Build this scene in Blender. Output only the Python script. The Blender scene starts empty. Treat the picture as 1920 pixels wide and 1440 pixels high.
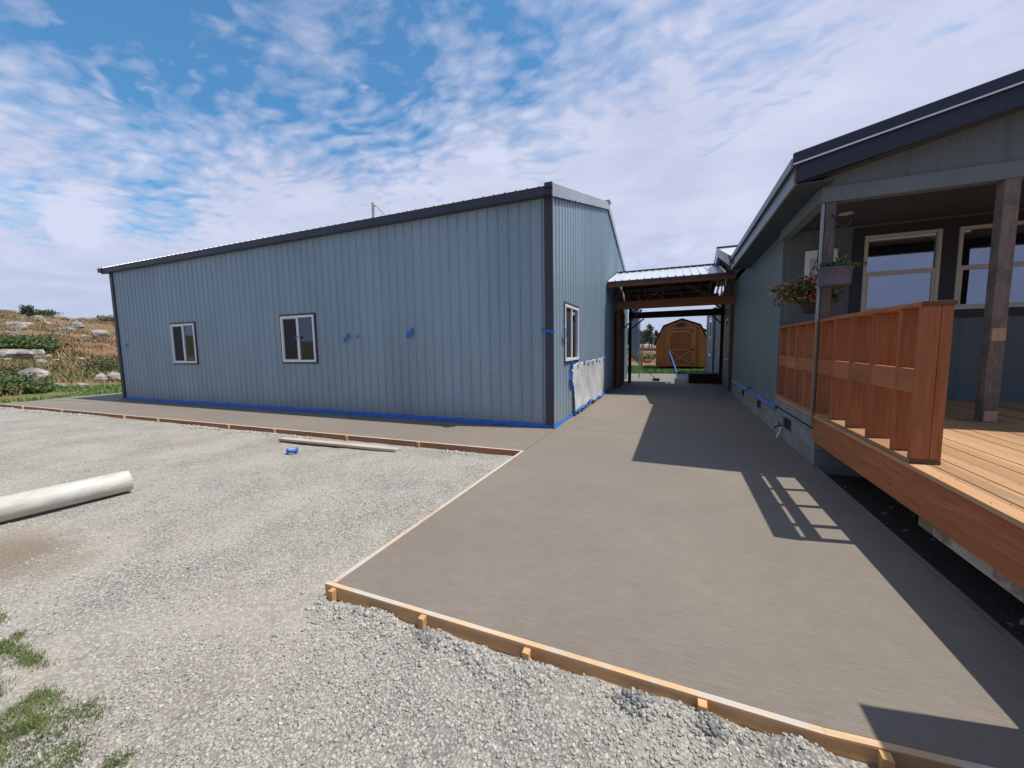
import bpy, math, random
import numpy as np
from mathutils import Vector, Matrix
random.seed(7); rng = np.random.default_rng(7)
S = bpy.context.scene
C = S.collection
R2 = math.radians

# ------------------------------------------------------------------ materials
def new_mat(name):
    m = bpy.data.materials.new(name); m.use_nodes = True
    nt = m.node_tree
    for n in list(nt.nodes): nt.nodes.remove(n)
    out = nt.nodes.new('ShaderNodeOutputMaterial'); b = nt.nodes.new('ShaderNodeBsdfPrincipled')
    nt.links.new(b.outputs[0], out.inputs[0])
    return m, nt, b, out
def N(nt, t, **kw):
    n = nt.nodes.new(t)
    for k, v in kw.items():
        if isinstance(k, str) and hasattr(n, k): setattr(n, k, v)
        else: n.inputs[k].default_value = v
    return n
def coords(nt, scale=(1, 1, 1), rot=(0, 0, 0), world=False):
    if world:
        g = nt.nodes.new('ShaderNodeNewGeometry'); src = g.outputs['Position']
    else:
        g = nt.nodes.new('ShaderNodeTexCoord'); src = g.outputs['Object']
    m = nt.nodes.new('ShaderNodeMapping'); m.inputs['Scale'].default_value = scale; m.inputs['Rotation'].default_value = rot
    nt.links.new(src, m.inputs[0]); return m.outputs[0]
def noise(nt, vec, scale, detail=4, rough=.55, dist=0):
    n = nt.nodes.new('ShaderNodeTexNoise'); nt.links.new(vec, n.inputs['Vector'])
    n.inputs['Scale'].default_value = scale; n.inputs['Detail'].default_value = detail
    n.inputs['Roughness'].default_value = rough; n.inputs['Distortion'].default_value = dist
    return n.outputs[0]
def ramp(nt, fac, stops, interp='LINEAR'):
    r = nt.nodes.new('ShaderNodeValToRGB'); r.color_ramp.interpolation = interp
    e = r.color_ramp.elements
    while len(e) < len(stops): e.new(.5)
    for i, (p, c) in enumerate(stops):
        e[i].position = p; c = c if hasattr(c, '__len__') else (c, c, c)
        e[i].color = (c[0], c[1], c[2], 1)
    nt.links.new(fac, r.inputs[0]); return r.outputs[0]
def mth(nt, op, a, b=None, c=None, clamp=False):
    n = nt.nodes.new('ShaderNodeMath'); n.operation = op; n.use_clamp = clamp
    for i, v in enumerate((a, b, c)):
        if v is None: continue
        if isinstance(v, (int, float)): n.inputs[i].default_value = v
        else: nt.links.new(v, n.inputs[i])
    return n.outputs[0]
def mix(nt, fac, a, b, mode='MIX'):
    n = nt.nodes.new('ShaderNodeMix'); n.data_type = 'RGBA'; n.blend_type = mode
    for idx, v in ((0, fac), (6, a), (7, b)):
        if isinstance(v, (int, float)): n.inputs[idx].default_value = v if idx == 0 else (v, v, v, 1)
        elif isinstance(v, tuple): n.inputs[idx].default_value = (v[0], v[1], v[2], 1)
        else: nt.links.new(v, n.inputs[idx])
    return n.outputs[2]
def bump(nt, b, h, strength=.3, dist=.01, prev=None):
    n = nt.nodes.new('ShaderNodeBump'); n.inputs['Strength'].default_value = strength; n.inputs['Distance'].default_value = dist
    nt.links.new(h, n.inputs['Height'])
    if prev is not None: nt.links.new(prev, n.inputs['Normal'])
    nt.links.new(n.outputs[0], b.inputs['Normal']); return n.outputs[0]
def sc(c, k): return tuple(min(1, x * k) for x in c)

def simple(name, col, rough=.6, metal=0, var=.12, scale=6, bmp=.0, bscale=60, spec=.5):
    m, nt, b, o = new_mat(name)
    v = coords(nt); n = noise(nt, v, scale, 5)
    nt.links.new(ramp(nt, n, [(.25, sc(col, 1 - var)), (.75, sc(col, 1 + var))]), b.inputs['Base Color'])
    b.inputs['Roughness'].default_value = rough; b.inputs['Metallic'].default_value = metal
    b.inputs['Specular IOR Level'].default_value = spec
    if bmp: bump(nt, b, noise(nt, v, bscale, 4), bmp, .004)
    return m

def wood(name, col, axis=1, rough=.7, grain=60, contrast=.3, board=None, knots=True, warm=None, stain=None):
    """grain runs along axis"""
    m, nt, b, o = new_mat(name)
    s = [1, 1, 1]; s[axis] = .045
    v = coords(nt, tuple(s)); v1 = coords(nt)
    n = noise(nt, v, grain, 6, .6, .6)
    s2 = [1, 1, 1]; s2[axis] = .15
    n2 = noise(nt, coords(nt, tuple(s2)), 7, 4)
    base = ramp(nt, n, [(.3, sc(col, 1 - contrast)), (.5, col), (.72, sc(col, 1 + contrast * .8))])
    base = mix(nt, ramp(nt, n2, [(.35, 0), (.7, .75)]), base, sc(warm or (col[0] * .8, col[1] * .68, col[2] * .6), 1))
    if board:
        ax, w = board
        sep = nt.nodes.new('ShaderNodeSeparateXYZ'); nt.links.new(v1, sep.inputs[0])
        q = mth(nt, 'FLOOR', mth(nt, 'DIVIDE', sep.outputs[ax], w))
        wn = nt.nodes.new('ShaderNodeTexWhiteNoise'); wn.noise_dimensions = '1D'; nt.links.new(q, wn.inputs['W'])
        base = mix(nt, 1.0, base, ramp(nt, wn.outputs['Value'], [(0, (.74, .70, .66)), (1, (1.18, 1.16, 1.14))]), 'MULTIPLY')
    if knots:
        s3 = [4, 4, 4]; s3[axis] = 1.6
        vo = nt.nodes.new('ShaderNodeTexVoronoi'); nt.links.new(coords(nt, tuple(s3)), vo.inputs['Vector']); vo.inputs['Scale'].default_value = 1.5
        base = mix(nt, ramp(nt, vo.outputs['Distance'], [(.035, .85), (.075, 0)]), base, sc(col, .3))
    oi = nt.nodes.new('ShaderNodeObjectInfo')
    base = mix(nt, 1.0, base, ramp(nt, oi.outputs['Random'], [(0, (.80, .78, .76)), (1, (1.16, 1.15, 1.13))]), 'MULTIPLY')
    if stain:
        n3 = noise(nt, v1, 3.5, 6, .7)
        base = mix(nt, ramp(nt, n3, [(.45, 0), (.56, .85)]), base, stain)
    nt.links.new(base, b.inputs['Base Color']); b.inputs['Roughness'].default_value = rough
    b.inputs['Specular IOR Level'].default_value = .25
    bump(nt, b, n, .25, .003)
    return m

def metal_paint(name, col, rough=.42, coat=.0, zdark=.0):
    m, nt, b, o = new_mat(name)
    v = coords(nt)
    n = noise(nt, coords(nt, (1, 1, .25)), 1.1, 5); n2 = noise(nt, v, 30, 3)
    c = ramp(nt, n, [(.3, sc(col, .90)), (.7, sc(col, 1.08))])
    wv_ = coords(nt, world=True)
    sep = nt.nodes.new('ShaderNodeSeparateXYZ'); nt.links.new(wv_, sep.inputs[0])
    if coat:   # sheet-to-sheet tone and dust splashed up near the foot
        q = mth(nt, 'FLOOR', mth(nt, 'DIVIDE', mth(nt, 'ADD', sep.outputs[0], sep.outputs[1]), .916))
        wn = nt.nodes.new('ShaderNodeTexWhiteNoise'); wn.noise_dimensions = '1D'; nt.links.new(q, wn.inputs['W'])
        c = mix(nt, 1.0, c, ramp(nt, wn.outputs['Value'], [(0, (.94, .945, .95)), (1, (1.05, 1.045, 1.04))]), 'MULTIPLY')
        hd = mth(nt, 'ADD', sep.outputs[2], mth(nt, 'MULTIPLY', noise(nt, wv_, 3, 5, .7), .6))
        c = mix(nt, ramp(nt, hd, [(.30, .40), (.85, 0)]), c, (.30, .28, .25))
    nt.links.new(c, b.inputs['Base Color'])
    nt.links.new(ramp(nt, n2, [(.3, rough - .05), (.7, rough + .08)]), b.inputs['Roughness'])
    b.inputs['Specular IOR Level'].default_value = .5
    if coat: b.inputs['Coat Weight'].default_value = .35; b.inputs['Coat Roughness'].default_value = .22
    bump(nt, b, noise(nt, coords(nt, (1, 1, .4)), 2.2, 3), .28 if coat else .12, .01 if coat else .004)
    return m

def glass(name, refl=.3, tint=.6, screen=False):
    m, nt, b, o = new_mat(name); nt.nodes.remove(b)
    tr = nt.nodes.new('ShaderNodeBsdfTransparent'); tr.inputs[0].default_value = (tint, tint, tint * 1.02, 1)
    gl = nt.nodes.new('ShaderNodeBsdfGlossy'); gl.inputs['Roughness'].default_value = .015; gl.inputs[0].default_value = (.9, .92, 1, 1)
    n = nt.nodes.new('ShaderNodeBump'); n.inputs['Strength'].default_value = .05; n.inputs['Distance'].default_value = .02
    nt.links.new(noise(nt, coords(nt), 1.2, 1), n.inputs['Height']); nt.links.new(n.outputs[0], gl.inputs['Normal'])
    fr = nt.nodes.new('ShaderNodeFresnel'); fr.inputs[0].default_value = 1.5
    f = mth(nt, 'ADD', fr.outputs[0], refl, clamp=True)
    mx = nt.nodes.new('ShaderNodeMixShader'); nt.links.new(f, mx.inputs[0]); nt.links.new(tr.outputs[0], mx.inputs[1]); nt.links.new(gl.outputs[0], mx.inputs[2])
    nt.links.new(mx.outputs[0], o.inputs[0]); return m

def siding(name, col, axis=1, pitch=.2, rough=.65, gk=.62):
    m, nt, b, o = new_mat(name)
    v = coords(nt, (1, 1, 1), world=True)
    sep = nt.nodes.new('ShaderNodeSeparateXYZ'); nt.links.new(v, sep.inputs[0])
    f = mth(nt, 'FRACT', mth(nt, 'DIVIDE', sep.outputs[axis], pitch))
    g = ramp(nt, f, [(.0, 0), (.03, 0), (.05, 1), (.95, 1), (.97, 0)])
    f2 = mth(nt, 'FRACT', mth(nt, 'DIVIDE', sep.outputs[axis], pitch / 3))
    g2 = ramp(nt, f2, [(.0, .65), (.03, .65), (.06, 1), (.94, 1), (.97, .65)])
    grain = noise(nt, coords(nt, (14, 14, .7), world=True), 5, 6, .65)
    c = ramp(nt, grain, [(.3, sc(col, .86)), (.7, sc(col, 1.1))])
    c = mix(nt, ramp(nt, noise(nt, v, 1.3, 4), [(.4, 0), (.75, .35)]), c, sc(col, 1.2))
    c = mix(nt, g, sc(col, gk), c)
    nt.links.new(c, b.inputs['Base Color']); b.inputs['Roughness'].default_value = rough
    h = mth(nt, 'ADD', mth(nt, 'MULTIPLY', g, .3 if gk > .8 else 1), mth(nt, 'MULTIPLY', grain, .25))
    bump(nt, b, h, .6, .006)
    return m

def concrete(name, col, broom=True, cure=None):
    m, nt, b, o = new_mat(name)
    v = coords(nt, world=True)
    n1 = noise(nt, v, .55, 5, .6); n2 = noise(nt, v, 5, 6, .65); n3 = noise(nt, v, 120, 2)
    c = ramp(nt, n1, [(.3, sc(col, .86)), (.72, sc(col, 1.1))])
    c = mix(nt, ramp(nt, n2, [(.35, .35), (.6, 0)]), c, sc(col, .8))
    st = noise(nt, coords(nt, (.5, 9, 1), world=True), 1.4, 5, .7)
    c = mix(nt, ramp(nt, st, [(.35, .10), (.6, 0)]), c, (col[0] * .82, col[1] * .79, col[2] * .76))
    fine = noise(nt, coords(nt, (2.6, 62, 1), (0, 0, R2(1.5)), world=True), 2.2, 5, .78)
    c = mix(nt, 1.0, c, ramp(nt, fine, [(.3, (.70, .695, .685)), (.47, (.98, .98, .98)), (.72, (1.2, 1.2, 1.2))]), 'MULTIPLY')
    c = mix(nt, ramp(nt, n3, [(.42, .18), (.6, 0)]), c, sc(col, .6))
    # a few dark specks and damp blotches left by finishing
    vo = nt.nodes.new('ShaderNodeTexVoronoi'); nt.links.new(v, vo.inputs['Vector']); vo.inputs['Scale'].default_value = 1.9
    c = mix(nt, ramp(nt, vo.outputs['Distance'], [(.012, .7), (.02, 0)]), c, sc(col, .3))
    damp = noise(nt, coords(nt, (.7, 1.6, 1), world=True), .8, 6, .62, .5)
    c = mix(nt, ramp(nt, damp, [(.55, 0), (.72, .28)]), c, sc(col, .82))
    nt.links.new(c, b.inputs['Base Color']); b.inputs['Roughness'].default_value = .78
    b.inputs['Specular IOR Level'].default_value = .35
    h = mth(nt, 'ADD', mth(nt, 'MULTIPLY', fine, 1.0 if broom else .2), mth(nt, 'MULTIPLY', n3, .4))
    bump(nt, b, h, .8, .006)
    return m

def foliage(name, dark, light, rough=.6):
    m, nt, b, o = new_mat(name)
    v = coords(nt, world=True)
    n = noise(nt, v, 9, 3); n2 = noise(nt, v, 1.3, 2)
    c = ramp(nt, n, [(.3, dark), (.7, light)])
    c = mix(nt, ramp(nt, n2, [(.35, 0), (.7, .5)]), c, (light[0] * 1.3, light[1] * 1.05, light[2] * .8))
    nt.links.new(c, b.inputs['Base Color']); b.inputs['Roughness'].default_value = rough
    b.inputs['Specular IOR Level'].default_value = .3
    return m

PAINT = (.262, .350, .415)
M = {}
M['panel'] = metal_paint('blue_grey_steel', PAINT, .36, 1)
M['panel_side'] = M['panel']
M['trim'] = metal_paint('charcoal_steel_trim', (.042, .045, .062), .45)
M['rake'] = metal_paint('grey_flashing', (.30, .33, .37), .4)
M['roofmetal'] = simple('galvalume_roof', (.64, .66, .69), .38, .4, .06, 2)
M['roofdark'] = metal_paint('dark_roof_steel', (.07, .075, .095), .4)
M['white'] = simple('white_vinyl', (.78, .79, .80), .35, 0, .03)
M['cream'] = simple('almond_vinyl', (.50, .49, .43), .45, 0, .05)
M['glass'] = glass('window_glass', .13, .55)
M['glass_house'] = glass('reflective_window_glass', .34, .45)
m, nt, b, o = new_mat('woven_insect_screen'); b.inputs['Base Color'].default_value = (.04, .04, .045, 1); b.inputs['Alpha'].default_value = .62; b.inputs['Roughness'].default_value = .8; M['mesh'] = m
M['screen'] = simple('insect_screen', (.045, .045, .05), .8)
M['dark'] = simple('dark_interior', (.03, .028, .026), .9)
M['inside'] = simple('interior_lining', (.05, .045, .04), .9)
M['tape'] = simple('blue_painter_tape', (.016, .15, .56), .5, 0, .25, 14, .4, 30)
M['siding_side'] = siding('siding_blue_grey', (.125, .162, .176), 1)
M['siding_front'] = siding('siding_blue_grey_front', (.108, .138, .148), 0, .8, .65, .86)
M['paintwood'] = simple('painted_board_blue_grey', (.130, .165, .180), .6, 0, .08, 4, .15, 80)
M['fascia'] = simple('navy_grey_fascia', (.024, .027, .050), .5, 0, .08, 3, .12, 70)
M['eavefascia'] = simple('skylit_fascia', (.17, .20, .25), .45, 0, .06, 3)  # paler copy of the navy fascia, sky light put into the colour
M['winTrim'] = simple('dark_navy_window_trim', (.022, .025, .038), .6, 0, .08, 3, .1, 80)
M['soffit'] = simple('soffit_board', (.052, .062, .072), .7, 0, .08, 3)
M['drip'] = simple('pale_drip_edge', (.75, .76, .82), .4, .3, .05)
M['conc'] = concrete('fresh_broomed_concrete', (.232, .198, .162))
M['concdark'] = concrete('older_concrete', (.20, .19, .185), True)
M['block'] = None
M['redZ'] = wood('red_stained_lumber_upright', (.35, .135, .060), 2, grain=60, contrast=.38, knots=True)
M['redY'] = wood('red_stained_lumber_long', (.41, .155, .066), 1, grain=60, contrast=.36)
M['plate'] = wood('tan_bottom_plate', (.42, .24, .12), 1, grain=50, contrast=.3)
M['endgrain'] = wood('dirty_board_end', (.16, .095, .055), 0, grain=50, contrast=.4, knots=False)
M['deck'] = wood('new_deck_boards', (.48, .315, .175), 1, grain=45, contrast=.2, board=(0, .146), warm=(.50, .27, .13))
M['formY'] = wood('form_lumber_y', (.62, .50, .37), 1, grain=50, contrast=.2, stain=(.50, .47, .42))
M['formX'] = wood('form_lumber_x', (.56, .355, .185), 0, grain=50, contrast=.32)
M['formXred'] = wood('form_lumber_weathered', (.36, .18, .10), 0, grain=50, contrast=.3)
M['formtop'] = wood('form_top_splashed', (.60, .44, .27), 0, grain=50, contrast=.2, stain=(.48, .46, .42))
M['formshade'] = wood('form_lumber_shade_tone', (.30, .22, .16), 1, grain=50, contrast=.35, stain=(.20, .19, .18))  # darker copy of the form lumber, shade below the deck put into its colour
M['stake'] = wood('stake_lumber', (.62, .38, .17), 2, grain=60, contrast=.25, knots=False)
M['post'] = wood('weathered_post', (.175, .152, .14), 2, grain=60, contrast=.45, stain=(.11, .10, .095))
M['postpale'] = wood('fresh_post_patch', (.42, .28, .19), 2, grain=60, contrast=.25, knots=False)
M['galv'] = simple('galvanized_strip', (.32, .33, .33), .45, .5, .3, 30)
M['whiteboard'] = wood('peeling_white_board', (.50, .48, .43), 1, grain=50, contrast=.2, stain=(.20, .13, .08))
M['oldrim'] = wood('grey_painted_old_rim', (.28, .30, .30), 1, grain=50, contrast=.3, stain=(.18, .19, .19))
M['breezeX'] = wood('brown_stained_beam', (.24, .090, .044), 0, grain=50, contrast=.3)
M['breezeZ'] = wood('brown_stained_post', (.145, .064, .040), 2, grain=50, contrast=.3)
M['darkwood'] = wood('dark_brown_beam', (.045, .026, .022), 0, grain=50, contrast=.3)
M['shed'] = wood('honey_shed_siding', (.50, .20, .062), 2, grain=40, contrast=.3, board=(0, .2), knots=False)
M['sheddoor'] = wood('brown_shed_door', (.36, .135, .05), 2, grain=40, contrast=.25, knots=False)
M['shedtrim'] = wood('honey_shed_trim', (.50, .22, .075), 2, grain=40, contrast=.2, knots=False)
M['shingle'] = simple('dark_shingles', (.05, .05, .055), .8, 0, .2, 30)
M['pipe'] = None
M['plank'] = wood('grey_loose_plank', (.52, .47, .40), 0, grain=40, contrast=.3)
M['black'] = simple('black_plastic', (.02, .02, .022), .5)
M['pot'] = simple('brown_fibre_pot', (.035, .025, .022), .8, 0, .2, 30)
M['planter'] = simple('violet_grey_planter', (.10, .10, .155), .6, 0, .1, 4)
M['leaf'] = foliage('dark_green_leaves', (.02, .05, .02), (.07, .13, .04))
M['flower'] = foliage('orange_flowers', (.34, .045, .03), (.62, .20, .06))
M['flowery'] = foliage('yellow_white_flowers', (.5, .5, .2), (.7, .65, .4))
M['bush'] = foliage('green_shrub', (.045, .078, .028), (.12, .18, .065))
M['bush2'] = foliage('olive_sage', (.055, .07, .035), (.14, .16, .07))
M['tree'] = foliage('far_tree_green', (.025, .05, .025), (.06, .10, .05))
M['grass'] = foliage('yard_grass', (.05, .12, .03), (.15, .26, .07))
M['drygrass'] = foliage('dry_hill_grass', (.15, .12, .055), (.29, .23, .12))
M['rust'] = simple('rust_feathers', (.32, .09, .03), .7, 0, .3, 20)
M['bark'] = simple('bark', (.11, .08, .06), .9, 0, .3, 8)
M['bluepole'] = simple('blue_pole_paint', (.04, .16, .62), .4)
M['gravelstone'] = None

def stone_mat():
    m, nt, b, o = new_mat('crushed_grey_stone')
    at = nt.nodes.new('ShaderNodeAttribute'); at.attribute_name = 'tone'
    c = ramp(nt, at.outputs['Fac'], [(0, (.13, .135, .14)), (.22, (.28, .276, .255)), (.55, (.405, .386, .338)), (.8, (.51, .483, .42)), (.93, (.37, .28, .205)), (1, (.60, .58, .53))])
    v = coords(nt, world=True)
    c = mix(nt, ramp(nt, noise(nt, v, 160, 2), [(.4, .3), (.6, 0)]), c, (.20, .19, .18))
    nt.links.new(c, b.inputs['Base Color']); b.inputs['Roughness'].default_value = .85; return m
M['gravelstone'] = stone_mat()
def pipe_mat():
    m, nt, b, o = new_mat('scuffed_white_pipe')
    v = coords(nt)
    c = ramp(nt, noise(nt, coords(nt, (1.5, .5, 1.5)), 5, 6, .65), [(.36, (.44, .42, .36)), (.55, (.55, .54, .48)), (.7, (.63, .62, .57))])
    c = mix(nt, ramp(nt, noise(nt, coords(nt, (3, .35, 3)), 9, 6, .7), [(.58, 0), (.66, .5)]), c, (.34, .31, .26))
    nt.links.new(c, b.inputs['Base Color']); b.inputs['Roughness'].default_value = .55; return m
M['pipe'] = pipe_mat()
def block_mat():
    m, nt, b, o = new_mat('concrete_block_wall')
    v = coords(nt, world=True)
    sep = nt.nodes.new('ShaderNodeSeparateXYZ'); nt.links.new(v, sep.inputs[0])
    cmb = nt.nodes.new('ShaderNodeCombineXYZ'); nt.links.new(sep.outputs[1], cmb.inputs[0]); nt.links.new(sep.outputs[2], cmb.inputs[1])
    br = nt.nodes.new('ShaderNodeTexBrick'); nt.links.new(cmb.outputs[0], br.inputs['Vector'])
    br.inputs['Scale'].default_value = 1; br.inputs['Brick Width'].default_value = .405; br.inputs['Row Height'].default_value = .203; br.inputs['Mortar Size'].default_value = .006
    br.inputs['Color1'].default_value = (.33, .335, .34, 1); br.inputs['Color2'].default_value = (.26, .265, .27, 1); br.inputs['Mortar'].default_value = (.17, .17, .17, 1)
    c = mix(nt, ramp(nt, noise(nt, v, 5, 6, .65), [(.42, 0), (.62, .7)]), br.outputs['Color'], (.21, .175, .15))
    c = mix(nt, ramp(nt, noise(nt, v, 60, 3), [(.4, .4), (.6, 0)]), c, (.16, .16, .16))
    nt.links.new(c, b.inputs['Base Color']); b.inputs['Roughness'].default_value = .9
    bump(nt, b, mth(nt, 'ADD', br.outputs['Fac'], mth(nt, 'MULTIPLY', noise(nt, v, 60, 3), -.5)), -.5, .006); return m
M['block'] = block_mat()
def plastic_mat():
    m, nt, b, o = new_mat('milky_plastic_sheet')
    v = coords(nt)
    c = ramp(nt, noise(nt, v, 1.3, 5), [(.35, (.60, .61, .62)), (.6, (.84, .85, .86))])
    nt.links.new(c, b.inputs['Base Color']); b.inputs['Roughness'].default_value = .3
    b.inputs['Alpha'].default_value = .80; b.inputs['Transmission Weight'].default_value = .0
    bump(nt, b, noise(nt, coords(nt, (1, 1.2, 1)), 6, 5, .6, 1.2), .6, .03); return m
M['plastic'] = plastic_mat()
def rock_mat(name='granite_boulder', c0=(.24, .215, .20), c1=(.43, .385, .35)):
    m, nt, b, o = new_mat(name)
    v = coords(nt, world=True)
    c = ramp(nt, noise(nt, v, 1.6, 6, .65), [(.32, (.07, .07, .075)), (.46, c0), (.62, c1)])
    c = mix(nt, ramp(nt, noise(nt, v, 8, 5), [(.5, 0), (.65, .5)]), c, (.20, .17, .12))
    nt.links.new(c, b.inputs['Base Color']); b.inputs['Roughness'].default_value = .9
    bump(nt, b, noise(nt, v, 5, 7, .65), .8, .06); return m
M['rock'] = rock_mat()

# ground: gravel yard near the buildings, soil and dry grass beyond
def ground_mat():
    m, nt, b, o = new_mat('yard_and_hill_ground')
    v = coords(nt, world=True)
    vo = nt.nodes.new('ShaderNodeTexVoronoi'); nt.links.new(v, vo.inputs['Vector']); vo.inputs['Scale'].default_value = 62; vo.inputs['Randomness'].default_value = 1
    vs = nt.nodes.new('ShaderNodeTexVoronoi'); nt.links.new(v, vs.inputs['Vector']); vs.inputs['Scale'].default_value = 28
    sepc = nt.nodes.new('ShaderNodeSeparateColor'); nt.links.new(vo.outputs['Color'], sepc.inputs[0])
    g = ramp(nt, sepc.outputs[0], [(0, (.21, .207, .195)), (.3, (.35, .338, .308)), (.7, (.44, .42, .375)), (1, (.58, .56, .50))])
    g = mix(nt, ramp(nt, vo.outputs['Distance'], [(.34, 0), (.7, .75)]), g, (.17, .155, .13))
    dust = ramp(nt, noise(nt, v, 1.1, 7, .65), [(.38, 0), (.62, 1)])
    g = mix(nt, mth(nt, 'MULTIPLY', dust, .55), g, (.395, .362, .305))
    g = mix(nt, ramp(nt, noise(nt, v, .35, 5, .6), [(.5, 0), (.72, .3)]), g, (.36, .29, .21))
    # brown bare patch by the pipe
    sep = nt.nodes.new('ShaderNodeSeparateXYZ'); nt.links.new(v, sep.inputs[0]); X, Y = sep.outputs[0], sep.outputs[1]
    wob = mth(nt, 'MULTIPLY', mth(nt, 'SUBTRACT', noise(nt, v, 3, 6, .7), .5), 1.5)
    dx = mth(nt, 'DIVIDE', mth(nt, 'ADD', X, 5.2), 1.0); dy = mth(nt, 'DIVIDE', mth(nt, 'SUBTRACT', Y, 1.27), .42)
    d = mth(nt, 'ADD', mth(nt, 'SQRT', mth(nt, 'ADD', mth(nt, 'MULTIPLY', dx, dx), mth(nt, 'MULTIPLY', dy, dy))), wob)
    g = mix(nt, ramp(nt, d, [(.30, .75), (1.2, 0)]), g, (.22, .165, .115))
    # hill
    h1 = noise(nt, v, .16, 6, .65); h2 = noise(nt, v, .9, 6, .7)
    hill = ramp(nt, h2, [(.3, (.085, .08, .035)), (.45, (.17, .115, .06)), (.6, (.235, .145, .085)), (.75, (.33, .26, .17))])
    near_g = ramp(nt, h2, [(.3, (.07, .10, .03)), (.5, (.15, .16, .06)), (.7, (.27, .22, .11))])
    rr = mth(nt, 'SQRT', mth(nt, 'ADD', mth(nt, 'MULTIPLY', X, X), mth(nt, 'MULTIPLY', Y, Y)))
    rn = mth(nt, 'ADD', rr, mth(nt, 'MULTIPLY', h1, 22))
    hill = mix(nt, ramp(nt, mth(nt, 'DIVIDE', rn, 100), [(.30, 1), (.52, 0)]), hill, near_g)
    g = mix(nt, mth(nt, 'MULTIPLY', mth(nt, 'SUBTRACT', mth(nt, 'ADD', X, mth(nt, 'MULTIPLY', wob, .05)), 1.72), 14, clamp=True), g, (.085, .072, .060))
    # yard zone : |x| limits with wobbly edge
    e1 = mth(nt, 'ADD', mth(nt, 'ADD', X, 21.8), mth(nt, 'MULTIPLY', wob, .25))
    e2 = mth(nt, 'SUBTRACT', 22.4, Y)
    yard = mth(nt, 'MINIMUM', mth(nt, 'MULTIPLY', e1, 3, clamp=True), mth(nt, 'MULTIPLY', e2, 3, clamp=True))
    hill = mix(nt, mth(nt, 'MULTIPLY', mth(nt, 'SUBTRACT', -7, Y), .5, clamp=True), hill, (.07, .075, .04))
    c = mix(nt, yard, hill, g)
    nt.links.new(c, b.inputs['Base Color']); b.inputs['Roughness'].default_value = .95; b.inputs['Specular IOR Level'].default_value = .15
    hgt = mth(nt, 'SUBTRACT', mth(nt, 'ADD', mth(nt, 'MULTIPLY', noise(nt, v, 30, 6, .7), .8), .5), mth(nt, 'MULTIPLY', mth(nt, 'MULTIPLY', vo.outputs['Distance'], mth(nt, 'SUBTRACT', 1.2, dust)), .9))
    bump(nt, b, hgt, .9, .014)
    return m
M['ground'] = ground_mat()

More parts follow.
